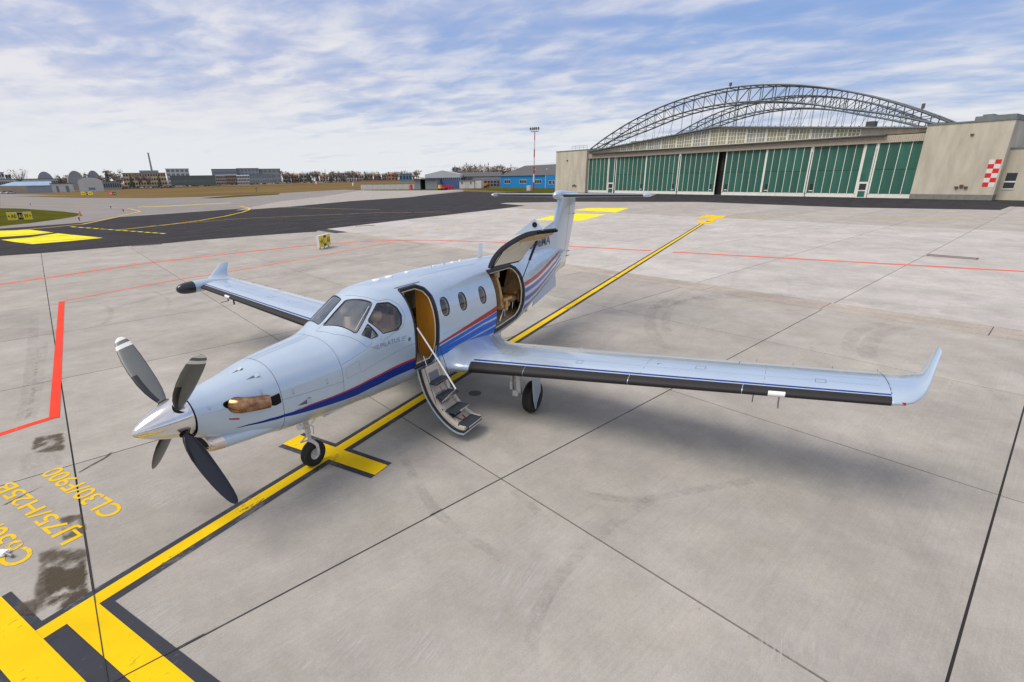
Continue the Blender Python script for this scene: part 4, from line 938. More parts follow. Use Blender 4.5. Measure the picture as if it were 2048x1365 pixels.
    for y,gx,gc,gt,gz in ((.74,-.26,.62,.235,.045),(.82,-.18,.42,.21,.035),(.90,-.11,.30,.19,.03),(1.02,-.05,.14,.172,.013),(1.18,-.015,.04,.1655,.003),(1.36,-.001,.001,.1625,.000)):
        P,c,th=WS(max(y,.9) if y>.9 else y); up,lo=af(22,gt,.02)
        pts=up[::-1]+lo[1:]; rows.append([(P[0]+gx+(c+gc)*x_,side*y,P[2]+gz+(c+gc)*y_) for x_,y_ in pts])
    MB().grid(rows).build('wing_root_fillet','silver_blue_paint',wing,smooth=True,angle=60)
# belly fairing
rows=[]
for x,w,zb,zt in ((4.5,.30,.80,.95),(4.9,.62,.74,1.05),(5.4,.80,.70,1.12),(6.2,.86,.68,1.15),(7.0,.82,.70,1.12),(7.7,.66,.76,1.05),(8.3,.35,.84,.95)):
    rows.append([(x,w*math.copysign(abs(math.cos(a))**.6,math.cos(a)),(zb+zt)/2+(zt-zb)/2*math.copysign(abs(math.sin(a))**.6,math.sin(a))) for a in [2*PI*k/32 for k in range(32)]])
MB().grid(rows,close=True).build('belly_fairing','silver_blue_paint',plane,smooth=True)
# radar pod on the right wing
py_,pz=7.66,1.755
pod=[(.001,4.69),(.07,4.715),(.115,4.77),(.145,4.86),(.162,4.98),(.168,5.13)]
podo=MB().lathe([(.168,5.14),(.17,5.3),(.165,5.5),(.14,5.8),(.09,6.1),(.03,6.3),(.001,6.32)],28,'x',(0,py_,pz)).build('radar_pod','silver_blue_paint',plane,smooth=True)
MB().lathe(pod,28,'x',(0,py_,pz)).build('radome','radome_black',podo,smooth=True)
# small emblem on the right winglet's inner face
m=MB(); 
for a,b,c_ in ((0,.0,.05),(.03,-.03,.07)): m.box((6.13+a,8.015+b*.1,2.03+b),(6.13+a+c_,8.017+b*.1,2.045+b))
m.build('winglet_emblem','registration_blue',plane)
# ---- fin, rudder, tailplane
def fin(z): # LE x, TE x, thickness
    le=np.interp(z,[1.7,2.42,3.77,4.0],[11.55,11.88,12.465,12.60]); te=np.interp(z,[1.6,1.69,1.8,2.32,3.33,3.73,4.0],[12.55,13.27,13.333,13.542,13.95,13.96,13.97]); return le,te
def fsec(z,x0,x1,tt,k=14):
    up,lo=af(k,tt,0); c=x1-x0; return [(x0+c*x,-c*y,z) for x,y in up[::-1]]+[(x0+c*x,-c*y,z) for x,y in lo[1:]]
zs=[2.25,2.42,2.8,3.2,3.55,3.77,3.92]
rows=[]
for z in zs: a,b=fin(z); rows.append(fsec(z,a,b,.115))
finob=MB().grid(rows).build('tail_fin','silver_blue_paint',plane,smooth=True,angle=60)
# rudder foot below the fuselage line
rows=[]
for z in (1.60,1.69,1.9,2.2,2.45): b=fin(z)[1]; rows.append(fsec(z,12.55+.12*(z-1.6),b,.11))
m=MB().grid(rows); m.add(rows[0],[tuple(range(len(rows[0])))]); m.build('rudder_foot','silver_blue_paint',finob,smooth=True,angle=60)
# dorsal fin in front
rows=[]
for x,zt in ((9.0,2.60),(9.6,2.70),(10.2,2.80),(10.8,2.91),(11.4,3.03),(11.9,3.14),(12.25,3.22)):
    zb=float(pchip(S[:,0],S[:,1],np.array(x)))-.12; w=.035+.035*(x-9)/3.2; r=[]
    for k in range(13):
        a=PI*k/12; hh=zt-zb; r.append((x,-w*math.cos(a)*(1 if 2<k<10 else 1.25 if 0<k<12 else 1.9),zb+hh*math.sin(a)**.55))
    rows.append(r)
MB().grid(rows).build('dorsal_fin','silver_blue_paint',finob,smooth=True,angle=60)
sm=MB()
for s in (-1,1):
    pts=[(12.98+.155*(z-1.75)/.5*.5,z) for z in np.linspace(1.75,3.85,10)]
    rr=[]
    for x,z in pts:
        a,b=fin(max(z,1.7)); a=max(a,11.9); f=(x-a)/(b-a); up,_=af(30,.115,0); hw=(b-a)*np.interp(f,[p[0] for p in up],[p[1] for p in up])+.004; rr.append([(x,s*hw,z),(x+.012,s*hw,z)])
    sm.grid(rr)
sm.build('rudder_hinge_line','seam_dark',finob)
for z in (2.05,2.2,3.35): MB().box((13.0+.3*(z-2),-.14,z-.012),(13.22+.3*(z-2),-.115,z+.012)).build('hinge_bracket','grey_metal',finob)
# registration on the dorsal fin and fuselage top, left side
vs,fs=textmesh('SP-EMA',1,off=.03); xs=[v[0] for v in vs]; ys=[v[1] for v in vs]; a,b=min(xs),max(xs); c_,d_=min(ys),max(ys)
V=[(10.22+(v[0]-a)/(b-a)*1.40,-.165,2.60+(v[1]-c_)/(d_-c_)*.26) for v in vs]
MB().add(V,fs).build('registration_lettering','registration_blue',finob)
# T-tail: bullet and stabiliser
bl=[(.001,12.20),(.06,12.23),(.10,12.30),(.125,12.42),(.13,12.6),(.115,12.9),(.09,13.3),(.05,13.8),(.015,14.15)]
bul=MB().lathe(bl,24,'x',(0,0,0),M=Matrix.Translation((0,0,3.955))@Matrix.Diagonal((1,1,1.02,1))).build('tail_bullet','silver_blue_paint',plane,smooth=True)
for side in (-1,1):
    rows=[]
    for y,xl,c,th in ((.05,12.58,1.15,.10),(.6,12.72,1.02,.10),(1.5,12.88,.90,.095),(2.30,13.03,.80,.09),(2.46,13.06,.78,.09)):
        rows.append(wsec((xl,y,3.93),c,th,0,side,cam_=0))
    st=MB().grid(rows).build('tailplane','silver_blue_paint',plane,smooth=True,angle=60)
    rows=[]
    for y,xl,c,th,z in ((.12,12.585,1.14,.10,3.93),(2.42,13.045,.80,.09,3.93)): rows.append(wsec((xl,y,z),c,th,0,side,cam_=0,x1=.07,x0=.07,off=.004,n=40,part='nose'))
    MB().grid(rows).build('deicing_boot','black_rubber_boot',st,smooth=True)
    rows=[]
    for y,xl,c,th in ((2.44,12.80,1.05,.10),(2.50,12.78,1.08,.10),(2.56,12.86,.98,.09),(2.60,13.05,.75,.05)): rows.append(wsec((xl,y,3.94),c,th,0,side,cam_=0))
    m=MB().grid(rows); m.add(rows[-1],[tuple(range(len(rows[-1])))]); m.add(rows[0],[tuple(range(len(rows[0])))]); m.build('elevator_horn','silver_blue_paint',st,smooth=True,angle=60)
# ventral strakes
for s in (-1,1):
    P=[(10.2,s*.29,1.02),(11.82,s*.31,1.32),(11.82,s*.26,1.78),(10.9,s*.25,1.42),(10.4,s*.26,1.22)]
    m=MB(); n=[Vector(p) for p in P]; nn=(n[1]-n[0]).cross(n[3]-n[0]).normalized()*.008
    m.v=[tuple(p+nn) for p in n]+[tuple(p-nn) for p in n]; k=len(n); m.f=[tuple(range(k)),tuple(range(2*k-1,k-1,-1))]+[(i,(i+1)%k,k+(i+1)%k,k+i) for i in range(k)]
    m.build('ventral_strake','silver_blue_matt',plane)
# roof antennas
def puck(x,y,r,h): 
    z=float(pchip(S[:,0],S[:,1],np.array(x)))-.004; MB().lathe([(.001,h),(r*.7,h),(r,h*.5),(r,0)],20,'z',(x,y,z)).build('roof_antenna','white_gloss',plane,smooth=True)
puck(4.28,0,.075,.022); puck(4.62,0,.075,.024); puck(5.14,0,.05,.02); puck(6.0,0,.04,.02); puck(6.7,0,.05,.02); puck(7.0,0,.03,.03)
def fin_ant(x,h,c,y=0,z=None,name='blade_antenna',sl=.3):
    z=float(pchip(S[:,0],S[:,1],np.array(x)))-.01 if z is None else z; rows=[]
    for t_,k in ((0,1),(1,.6)): rows.append([(x+h*t_*sl+c*k*p[0],y+c*k*p[1]*.8,z+h*t_) for p in [(0,0),(.3,.07),(1,0),(.3,-.07)]])
    m=MB().grid(rows,close=True); m.add(rows[1],[(0,1,2,3)]); m.build(name,'white_gloss',plane)
fin_ant(7.72,.33,.26); fin_ant(6.35,.09,.07); fin_ant(5.9,.12,.05)
fin_ant(2.35,-.10,.10,-.25,.98,sl=.8)
MB().box((2.55,-.28,.90),(2.95,-.20,.93)).build('gear_bay_door','white_gloss',plane)
# ---- landing gear
def tyre(name,c,r,w,parent,rimr):
    prof=[(rimr,-w*.36),(rimr+.02,-w*.46),(r*.80,-w*.5),(r*.94,-w*.40),(r*.985,-w*.25)]
    for g in (-.16,-.05,.07,.18): prof+=[(r*.997,w*(g-.04)),(r*.975,w*(g-.02)),(r*.975,w*g),(r,w*(g+.02))]
    prof+=[(r*.985,w*.27),(r*.94,w*.40),(r*.80,w*.5),(rimr+.02,w*.46),(rimr,w*.36)]
    t=MB().lathe(prof,40,'y',c).build(name,'tyre_rubber',parent,smooth=True,angle=40)
    rm=[(rimr,-w*.36),(rimr-.012,-w*.30),(rimr*.70,-w*.26),(rimr*.62,-w*.18),(rimr*.34,-w*.16),(rimr*.28,-w*.30),(.001,-w*.30)]
    MB().lathe(rm,24,'y',c).lathe([(a,-b) for a,b in rm],24,'y',c).build('wheel_hub','gear_white',t,smooth=True,angle=40)
    return t
ng=MB().tube([(2.36,0,1.05),(2.41,0,.62)],[.05,.045],14).tube([(2.41,0,.62),(2.425,0,.47)],.032,12).build('nose_gear','gear_white',plane,smooth=True,angle=40)
tyre('nose_wheel',(2.4553,0,.221),.222,.155,ng,.095)
MB().tube([(2.425,0,.47),(2.44,-.05,.46),(2.47,-.105,.40),(2.475,-.115,.30),(2.455,-.115,.22)],[.035,.032,.028,.026,.034],10).tube([(2.425,0,.47),(2.44,.05,.46),(2.47,.105,.40),(2.475,.115,.30),(2.455,.115,.22)],[.035,.032,.028,.026,.034],10).build('wheel_fork','gear_white',ng,smooth=True)
MB().tube([(2.40,0,.60),(2.28,-.02,.55),(2.24,0,.52)],.014,6).tube([(2.24,0,.52),(2.40,0,.49)],.013,6).tube([(2.40,.03,.66),(2.15,.06,.95)],.016,6).tube([(2.35,-.05,.74),(2.35,-.05,.60)],.022,8).tube([(2.38,-.06,.80),(2.47,-.07,.72),(2.47,-.06,.58)],.008,6).build('torque_link','gear_white',ng)
MB().lathe([(.001,-.02),(.055,-.02),(.06,.02),(.05,.03)],16,'x',(2.22,-.06,.83)).build('landing_light','white_gloss',ng,smooth=True)
for s in (-1,1):
    y0=s*2.10
    g=MB().tube([(5.90,s*2.02,1.0),(5.88,s*2.06,.45)],[.062,.058],14).build('main_gear','gear_white',plane,smooth=True,angle=40)
    tyre('main_wheel',(6.0898,s*2.265,.318),.32,.22,g,.13)
    MB().box((5.80,s*2.02-.06,.38),(5.99,s*2.02+.06,.50)).tube([(5.90,s*2.05,.42),(6.09,s*2.12,.318),(6.09,s*2.2,.318)],[.045,.045,.04],10).build('trailing_arm','gear_white',g,bevel=.008)
    MB().tube([(5.90,s*1.96,.72),(5.90,s*1.25,.98)],.016,8).tube([(5.86,s*1.96,.70),(5.80,s*1.3,.95)],.012,8).tube([(5.80,s*1.93,.68),(5.80,s*1.93,.52)],.028,8).tube([(5.80,s*1.93,.84),(5.80,s*1.93,.66)],.012,8).build('side_brace','gear_white',g)
    MB().tube([(5.83,s*1.97,.9),(5.82,s*1.96,.6),(5.85,s*1.99,.45)],.007,6).build('brake_line','cabin_dark',g)
    P=[(5.70,1.02),(6.05,1.04),(6.11,.47),(5.98,.28),(5.93,.14),(5.84,.34),(5.77,.60)]
    m=MB(); k=len(P); ya=s*2.43; m.v=[(x,ya+s*.02*(z-.5),z) for x,z in P]+[(x,ya+s*.02*(z-.5)-s*.022,z) for x,z in P]; m.f=[tuple(range(k)),tuple(range(2*k-1,k-1,-1))]+[(i,(i+1)%k,k+(i+1)%k,k+i) for i in range(k)]
    m.build('gear_door','silver_blue_matt',g)
# ================================================================ HANGAR AND THE AIRPORT BEHIND
class Facade:       # local frame: x along the facade to the left, y towards the viewer, z up
    def __init__(s,name,pL,pR,label=None,cat='building',z=0.0,**k):
        s.R=np.array(pR,float); s.L=np.array(pL,float); d=s.L-s.R; s.w=float(np.linalg.norm(d)); s.e=d/s.w; s.z=z
        s.o=empty(name,(s.R[0],s.R[1],z),math.atan2(s.e[1],s.e[0]),label,cat,**k)
    def loc(s,u,v,d=0):
        n=np.array([s.e[1],-s.e[0]]); r=ray(u,v); den=r[0]*n[0]+r[1]*n[1]
        if (s.R-CAMC[:2])@n<0: n=-n; den=-den
        t=((s.R+n*d-CAMC[:2])@n)/den; q=CAMC+t*r; return (float((q[:2]-s.R)@s.e),float(q[2]-s.z))
def bx(name,m,par,a,b,bevel=0,label=None,kind=None): return MB().box((min(a[0],b[0]),min(a[1],b[1]),min(a[2],b[2])),(max(a[0],b[0]),max(a[1],b[1]),max(a[2],b[2]))).build(name,m,par,label=label,kind=kind,bevel=bevel)
mat('beige_render',(.54,.50,.40),.9,noise=.15,nscale=.8,stretch=(1,1,.22),bump=.15,bscale=20); mat('plinth_grey',(.22,.21,.19),.9,noise=.15,nscale=2)
mat('hangar_green',(.03,.13,.095),.42,noise=.22,nscale=1.2,stretch=(1,1,.3),orand=.13); mat('door_white',(.80,.79,.73),.6,noise=.08,nscale=2); mat('fascia_beige',(.52,.46,.36),.7,noise=.1,nscale=3); mat('sheet_grey',(.17,.19,.19),.6,noise=.15,nscale=1.5)
mat('steel_arch',(.085,.10,.11),.55,.2,noise=.2,nscale=2); mat('pane_dusky',(.34,.33,.20),.4,noise=.2,nscale=.6); mat('pane_grey',(.34,.34,.30),.4,noise=.2,nscale=.6); mat('muntin',(.85,.84,.74),.6); mat('checker_red',(.68,.02,.02),.5); mat('checker_white',(.75,.73,.70),.5)
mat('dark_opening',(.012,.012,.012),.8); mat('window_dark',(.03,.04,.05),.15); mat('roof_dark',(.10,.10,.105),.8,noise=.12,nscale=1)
H=Facade('aircraft_hangar',(139.4,43.4),(110.0,-23.0),'wide hangar with green sliding doors hung from steel lattice arches','hangar'); h=H.o
bx('end_tower','beige_render',h,(73.35,.9,0),(85.5,-22,11.3),label='left concrete tower'); bx('tower_coping','sheet_grey',h,(73.3,1.0,11.3),(85.6,-22,11.48))
bx('end_tower','beige_render',h,(-9.7,.9,.8),(.25,-30,11.2),label='right concrete tower'); bx('tower_plinth','plinth_grey',h,(-9.72,.93,0),(.27,-30,.8)); bx('tower_coping','sheet_grey',h,(-9.8,1.0,11.2),(.35,-30,11.42))
bx('roof_plant','sheet_grey',h,(-8.9,-3,11.42),(-4.3,-8,12.25)); bx('roof_plant','sheet_grey',h,(-6.2,-3.5,12.25),(-5.0,-6,12.5))
bx('low_annex','beige_render',h,(-24,-.9,0),(-9.7,-18,7.25)); bx('annex_coping','sheet_grey',h,(-24,-.8,7.25),(-9.72,-18,7.45)); w=bx('annex_window','window_dark',h,(-11.3,-.88,1.7),(-10.15,-.95,3.9)); bx('window_frame','door_white',w,(-11.35,-.85,2.55),(-10.1,-.90,2.75)); bx('window_frame','door_white',w,(-11.35,-.80,1.55),(-10.1,-.92,1.7))
for i in range(6):
    for j in range(2):
        bx('checker_tile','checker_red' if (i+j)%2 else 'checker_white',h,(-9.5+.68*j,.905,1.95+.65*i),(-9.5+.68*(j+1)-.01,.915,1.95+.65*(i+1)-.01))
def fist(x,z): 
    for k in range(3): bx('wall_bracket','rust_iron',h,(x+.55*k,.90,z-.15*(k!=1)),(x+.55*k+.4,1.15,z+.12+.25*(k==1)))
fist(-6.6,1.9); fist(76.8,1.9); bx('wall_bracket','rust_iron',h,(-5.6,.9,9.4),(-5.2,1.1,9.6)); bx('wall_bracket','rust_iron',h,(80.5,.9,8.7),(81,1.1,8.95))
bx('rear_wall','beige_render',h,(.25,-55,0),(73.35,-55.3,10)); bx('hangar_floor','plinth_grey',h,(.25,0,-.01),(73.35,-55,.02))
bx('side_wall','sheet_grey',h,(.28,-.5,0),(.45,-55,10)); bx('side_wall','sheet_grey',h,(73.1,-.5,0),(73.33,-55,10))
_pm=None; _mm=None
def leaf(a0,a1,n,y=-.05,hatch=None):
    global _pm,_mm
    w=a1-a0; d=bx('hangar_door','door_white',h,(a0,y-.12,.05),(a1,y-.02,.72))
    pw=w/n
    if _pm is None: _pm=MB().box((0,-.04,0),(1,0,1)).build('green_panel','hangar_green',d); _mm=MB().box((-.5,-.03,0),(.5,.03,1)).build('mullion','muntin',d)
    for k in range(n):
        for (z0,z1) in ((.72,4.68),(4.73,9.0)):
            o=_pm if (_pm.parent==d and _pm.scale.z==1 and 'u' not in _pm) else inst(_pm,d); o['u']=1; o.parent=d; o.location=(a0+k*pw,y,z0); o.scale=(pw,1,z1-z0)
    for k in range(n+1):
        big=k in (0,n); o=inst(_mm,d); o.location=(a0+k*pw+(.11 if k==0 else -.11 if k==n else 0),y+.03,.72); o.scale=(.22 if big else .085,1,8.28)
    if hatch is not None:
        q=bx('door_hatch','window_dark',d,(hatch-.28,y+.002,1.2),(hatch+.28,y+.05,2.35)); bx('hatch_sill','muntin',q,(hatch-.32,y+.001,1.05),(hatch+.32,y+.06,1.2))
    return d
leaf(66.15,73.3,5); leaf(54.25,63.75,7,-.25,55.3); leaf(44.9,54.2,7,-.05,46.0); leaf(35.45,44.8,7,-.25,36.5); leaf(25.2,33.75,6,-.25,32.9); leaf(16.85,25.15,6,-.05,24.2); leaf(8.45,16.8,6,-.25,15.9); leaf(.28,6.55,4,-.05)
for nm in list(bpy.data.objects):
    if 'u' in nm: del nm['u']
_mm_par=_mm.parent; bpy.data.objects.remove(_mm)
def wicket(a0,a1):
    p=bx('wicket_bay','door_white',h,(a0,-.12,0),(a1,-.06,9.0)); bx('green_panel','hangar_green',p,(a0+.22,-.059,2.75),(a1-.22,-.03,9.0)); bx('green_panel','hangar_green',p,(a0+.35,-.059,.15),(a1-.35,-.03,1.15)); bx('glass_panel','window_dark',p,(a0+.35,-.059,1.35),(a1-.35,-.03,2.4))
wicket(64.0,66.1); wicket(6.65,8.4)
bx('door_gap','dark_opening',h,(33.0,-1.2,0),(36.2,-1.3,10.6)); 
for k in (34.35,34.85): bx('gap_strip','plinth_grey',h,(k,-1.15,5.2),(k+.05,-1.19,8.6))
# parked trainer's pale nose glimpsed in the gap is only a shape of light; keep the gap dark
f=MB().box((.25,-.5,9.0),(73.35,.25,10.15)); f.build('door_fascia','fascia_beige',h)
f=MB()
for k in range(290): f.box((.3+k*.2515,.25,9.02),(.3+k*.2515+.11,.33,10.12))
f.build('fascia_ribs','fascia_beige',h,kind='stuff')
bx('fascia_canopy','roof_dark',h,(5.5,-.5,10.15),(72,.95,10.33))
def gz(a): return 14.25-abs(a-36.8)*.085 if abs(a-36.8)<1e9 else 0
def gable(a): return 11.1+ (14.25-11.1)*max(0,1-abs(a-36.8)/36.6)
# clerestory: one window per bay, panes and muntins joined in each
n=13; a0,a1=9.8,63.2; bw=(a1-a0)/n; zb=10.45
A=[a0+bw*i for i in range(n+1)]
P=[(0.3,10.33),(73.3,10.33)]; back=[(a,gable(a)-.25) for a in (73.3,63.2,50,36.8,23,9.8,.3)]
m=MB(); poly=P+back; mm_=Matrix(((1,0,0,0),(0,0,1,0),(0,1,0,0),(0,0,0,1))); m.prism(poly,-1.05,-.85,mm_); m.build('clerestory_wall','beige_render',h)
for i in range(n):
    x0,x1=A[i]+.12,A[i+1]-.12; zt0,zt1=gable(x0)-.42,gable(x1)-.42
    w=MB(); w.v=[(x0,-.84,zb),(x1,-.84,zb),(x1,-.84,zt1),(x0,-.84,zt0)]; w.f=[(0,1,2,3)]; w=w.build('clerestory_window','pane_dusky' if i%3!=1 else 'pane_grey',h)
    q=MB()
    for c in range(7):
        x=x0+(x1-x0)*c/6; zt=zt0+(zt1-zt0)*c/6; wd=.10 if c in (0,3,6) else .05; q.box((x-wd,-.83,zb),(x+wd,-.77,zt))
    rows_=max(2,int(round((min(zt0,zt1)-zb)/.72)))
    for r in range(rows_+1):
        f0=zb+(zt0-zb)*r/rows_; f1=zb+(zt1-zb)*r/rows_; hh=.045; q.v+=[]; q.add([(x0,-.79,f0-hh),(x1,-.79,f1-hh),(x1,-.79,f1+hh),(x0,-.79,f0+hh),(x0,-.83,f0-hh),(x1,-.83,f1-hh),(x1,-.83,f1+hh),(x0,-.83,f0+hh)],[(0,1,2,3),(0,4,5,1),(3,2,6,7)])
    q.build('muntins','muntin',w)
rp=[(a,gable(a)-.25) for a in (-.2,9.8,23,36.8,50,63.2,73.6)]; m=MB()
rows=[[(a,.15,z) for a,z in rp],[(a,-55.5,z) for a,z in rp],[(a,-55.5,z+.22) for a,z in rp],[(a,.15,z+.22) for a,z in rp]]
m.grid(rows,close=False); m.grid([rows[3],rows[0]]); m.build('hangar_roof','sheet_grey',h)
m=MB()
for k in range(56):
    a=1+k*1.3; m.box((a-.05,-.2,gable(a)-.02),(a+.05,.1,gable(a)+.10))
m.build('roof_clips','sheet_grey',h,kind='stuff')
bx('roof_plant','roof_dark',h,(9.6,-5,12.0),(10.9,-6.5,13.0)); bx('roof_plant','sheet_grey',h,(59.5,-2,12.3),(61.0,-3,12.75))
def arch(y0,y1,dep,lab,ce=36.6,hs=38.3):
    zt=lambda a: 11.6+10.1*(1-((a-ce)/hs)**2)
    N=30; AA=[ce-hs+2*hs*i/N for i in range(N+1)]; c=MB(); pts={}
    for y in (y0,y1):
        for d in (0,dep):
            pp=[(a,y,max(zt(a)-d*min(1,.25+1.2*math.sin(PI*i/N)),11.0)) for i,a in enumerate(AA)]; pts[(y,d)]=pp
    e=empty('lattice_arch',(0,0,0),parent=h); e['label']=lab
    for k,pp in pts.items(): MB().tube(pp,.17,6).build('arch_chord','steel_arch',e)
    w=MB()
    for i in range(N+1):
        t0,b0,t1,b1=pts[(y0,0)][i],pts[(y0,dep)][i],pts[(y1,0)][i],pts[(y1,dep)][i]
        w.tube([t0,b0],.085,4).tube([t1,b1],.085,4).tube([t0,t1],.075,4).tube([b0,b1],.075,4)
        if i<N:
            j=i+1; f=(i<N/2)
            for y in (y0,y1): w.tube([pts[(y,dep)][j if f else i],pts[(y,0)][i if f else j]],.06,4)
            w.tube([t0,pts[(y1,0)][j]],.05,4).tube([b0,pts[(y1,dep)][j]],.05,4)
    w.build('arch_lattice','steel_arch',e)
    r=MB()
    for i in range(2,N-1):
        for y in (y0,y1):
            b=pts[(y,dep)][i]; z=gable(b[0])
            if b[2]>z+.5: r.tube([b,(b[0]+(1.2 if (i%4==1) else 0),y,z)],.035,4)
    r.build('hanger_rods','steel_arch',e,kind='stuff')
    return e
arch(-2,-6,3.0,'front steel lattice arch'); arch(-26,-30,2.6,'rear steel lattice arch',38.3,33.5)
def ladder(a,y,z0,z1):
    m=MB()
    for s in (-.3,.3): m.tube([(a+s,y,z0),(a+s,y,z1)],.05,4)
    for k in range(int((z1-z0)/.45)): m.tube([(a-.3,y,z0+.45*k),(a+.3,y,z0+.45*k)],.035,4)
    m.build('ladder','steel_arch',h)
ladder(36.4,-6.3,14.1,19); ladder(33.9,-30.4,14,19.2)
bx('aviation_light','roof_dark',h,(35.85,-2.2,22.1),(36.25,-1.8,22.7)); bx('light_post','steel_arch',h,(35.98,-2.05,21.5),(36.12,-1.95,22.1)); bx('aviation_light','roof_dark',h,(3.3,-6,14.4),(3.7,-6.3,15.2)); bx('light_post','steel_arch',h,(3.45,-6.1,13.4),(3.55,-6.2,14.5))
m=MB()
for x in (73.6,75.1,76.6,78,79.5): m.tube([(x,.6,11.45),(x,.6,12.5)],.035,4)
m.tube([(73.6,.6,12.5),(79.5,.6,12.5)],.03,4).tube([(73.6,.6,12.0),(79.5,.6,12.0)],.03,4); m.build('roof_railing','steel_arch',h)
# ---- light mast
mat('mast_red',(.45,.03,.02),.5); mat('mast_white',(.7,.7,.68),.5); mat('blue_render',(.0,.20,.52),.6,noise=.06,nscale=1); mat('roof_slate',(.095,.095,.10),.85,noise=.12,nscale=1.5); mat('white_render',(.62,.62,.58),.8,noise=.06,nscale=1); mat('grey_cladding',(.28,.31,.33),.7,noise=.08,nscale=1)
mat('cobalt_wall',(.07,.14,.32),.6,noise=.1,nscale=.6); mat('pale_cladding',(.50,.53,.55),.6,noise=.05,nscale=1); mat('orange_plant',(.62,.20,.02),.5); mat('safety_yellow',(.75,.48,.02),.5); mat('fence_red',(.42,.02,.04),.6); mat('concrete_wall_m',(.48,.47,.44),.9,noise=.1,nscale=1)
mx,my=G(1067,381); e=empty('floodlight_mast',(mx,my,0),0,'tall red and white floodlight mast in front of the blue building','light mast')
hm=19.2; zb_=0
for k in range(7):
    z0,z1=hm*k/7,hm*(k+1)/7; MB().tube([(0,0,z0),(0,0,z1)],[.30-.16*k/7,.30-.16*(k+1)/7],10).build('mast_section','mast_red' if k%2==0 else 'mast_white',e)
bx('mast_crossbar','steel_arch',e,(-.1,-1.4,hm-.1),(.1,1.4,hm+.05))
for y in (-1.3,-.6,0,.6,1.3): MB().tube([(0,y,hm),(-.1,y*1.15,hm+.7)],.06,6).box((-.45,y*1.15-.22,hm+.5),(-.1,y*1.15+.22,hm+1.3)).build('floodlight','roof_dark',e)
e2=empty('electric_cabinet',G(1058,382)+(0,),0,'small pale electric cabinet standing at the foot of the mast','cabinet'); bx('cabinet_body','white_render',e2,(-.5,-.7,0),(.5,.7,1.7),bevel=.03); bx('cabinet_door','pale_cladding',e2,(-.54,-.6,.15),(-.501,-.02,1.6)); bx('cabinet_door','pale_cladding',e2,(-.54,.02,.15),(-.501,.6,1.6))
# ---- blue building
def gabled(F,w,hE,hR,dep,wall,roof,axis='along',over=.3,z=0,y0=0,x0=0):
    o=F.o; bx('wall','%s'%wall,o,(x0,y0,z),(x0+w,y0-dep,hE)); m=MB()
    if axis=='along':
        P=[(x0-over,y0+over,hE),(x0-over,y0-dep/2,hR),(x0-over,y0-dep-over,hE)]; Q=[(x0+w+over,p[1],p[2]) for p in P]
    else:
        P=[(x0-over,y0+over,hE),(x0+w/2,y0+over,hR),(x0+w+over,y0+over,hE)]; Q=[(p[0],y0-dep-over,p[2]) for p in P]
    m.v=P+Q; m.f=[(0,1,2),(5,4,3),(0,3,4,1),(1,4,5,2),(2,5,3,0)]; return m.build('roof',roof,o)
def wins(F,rects,m='window_dark',fr='white_render',mull=2,y=.0):
    for (u0,v0,u1,v1) in rects:
        a0,z1=F.loc(u0,v0); a1,z0=F.loc(u1,v1); w=bx('window',m,F.o,(a1,y+.01,z0),(a0,y+.06,z1))
        if fr:
            q=MB()
            for k in range(mull+1): x=a1+(a0-a1)*k/mull; q.box((x-.06,y+.06,z0),(x+.06,y+.10,z1))
            q.box((a1,y+.065,z1-.08),(a0,y+.11,z1+.04)).box((a1,y+.065,z0-.04),(a0,y+.11,z0+.08)); q.build('frame',fr,w)
F=Facade('blue_building',G(1001,375.6),G(1094,376.8),'long bright blue single-storey building with a dark hipped roof','building')
bx('wall','blue_render',F.o,(0,0,0),(F.w,-14,5.1)); m=MB(); W_=F.w
m.v=[(-25,.5,5.1),(W_+.5,.5,5.1),(W_+.5,-14.5,5.1),(-25,-14.5,5.1),(-25,-7,9.4),(W_-9.5,-7,9.4)]; m.f=[(0,1,5,4),(1,2,5),(2,3,4,5),(0,4,3),(3,2,1,0)]; m.build('roof','roof_slate',F.o)
wins(F,[(1009,360.2,1021,367.5),(1039.5,360.2,1053,367.5),(1070,360,1083,367.2)],mull=3)
bx('wall','blue_render',F.o,(-25,1.0,0),(-.3,-14,5.0)); bx('gutter','white_render',F.o,(-.28,1.0,0),(-.1,1.1,5.0))
wins(F,[(1102,361,1106.5,369),(1109.5,361,1113,369)],mull=1,y=1.0)
for u,v in ((1025,345),(1040,342),(1071,340.5),(1095,340)):
    a,z=F.loc(u,v,4); MB().tube([(a,-4,z-1.5),(a,-4,z)],.35,10).tube([(a,-4,z),(a,-4,z+.5)],.6,10).build('roof_vent','pale_cladding' if u!=1040 else 'roof_dark',F.o)
# ---- small white building, cobalt hangar group
F=Facade('white_hut',G(919,377.6),G(948,377.2),'small whitewashed flat-roofed building beside the cobalt hangar','building')
bx('wall','white_render',F.o,(0,0,0),(F.w,-9,3.3)); bx('roof_slab','plinth_grey',F.o,(-.3,.3,3.3),(F.w+.3,-9.3,3.55)); bx('side_extension','white_render',F.o,(-3.3,-.4,0),(-.02,-9,3.2))
wins(F,[(922.5,363.5,925.5,368.5),(940,363.5,943,368.5)],mull=1); wins(F,[(929.5,364.5,936.5,377)],m='pale_cladding',mull=2)
F=Facade('storage_hangar',G(851,378.4),G(921,377.3),'grey hangar with a shallow pale gable and a cobalt front','hangar')
a_=lambda u,v:F.loc(u,v)
bx('wall','cobalt_wall',F.o,(0,0,0),(F.w,-25,4.0)); bx('window_band','window_dark',F.o,(0,-.5,4.0),(F.w,-24,4.8)); m=MB(); poly=[(0,4.8),(F.w,4.8),(F.w,6.3),(F.w*.5,8.0),(0,6.3)]; m.prism(poly,-25,.2,mm_); m.build('gable','pale_cladding',F.o)
q=MB(); 
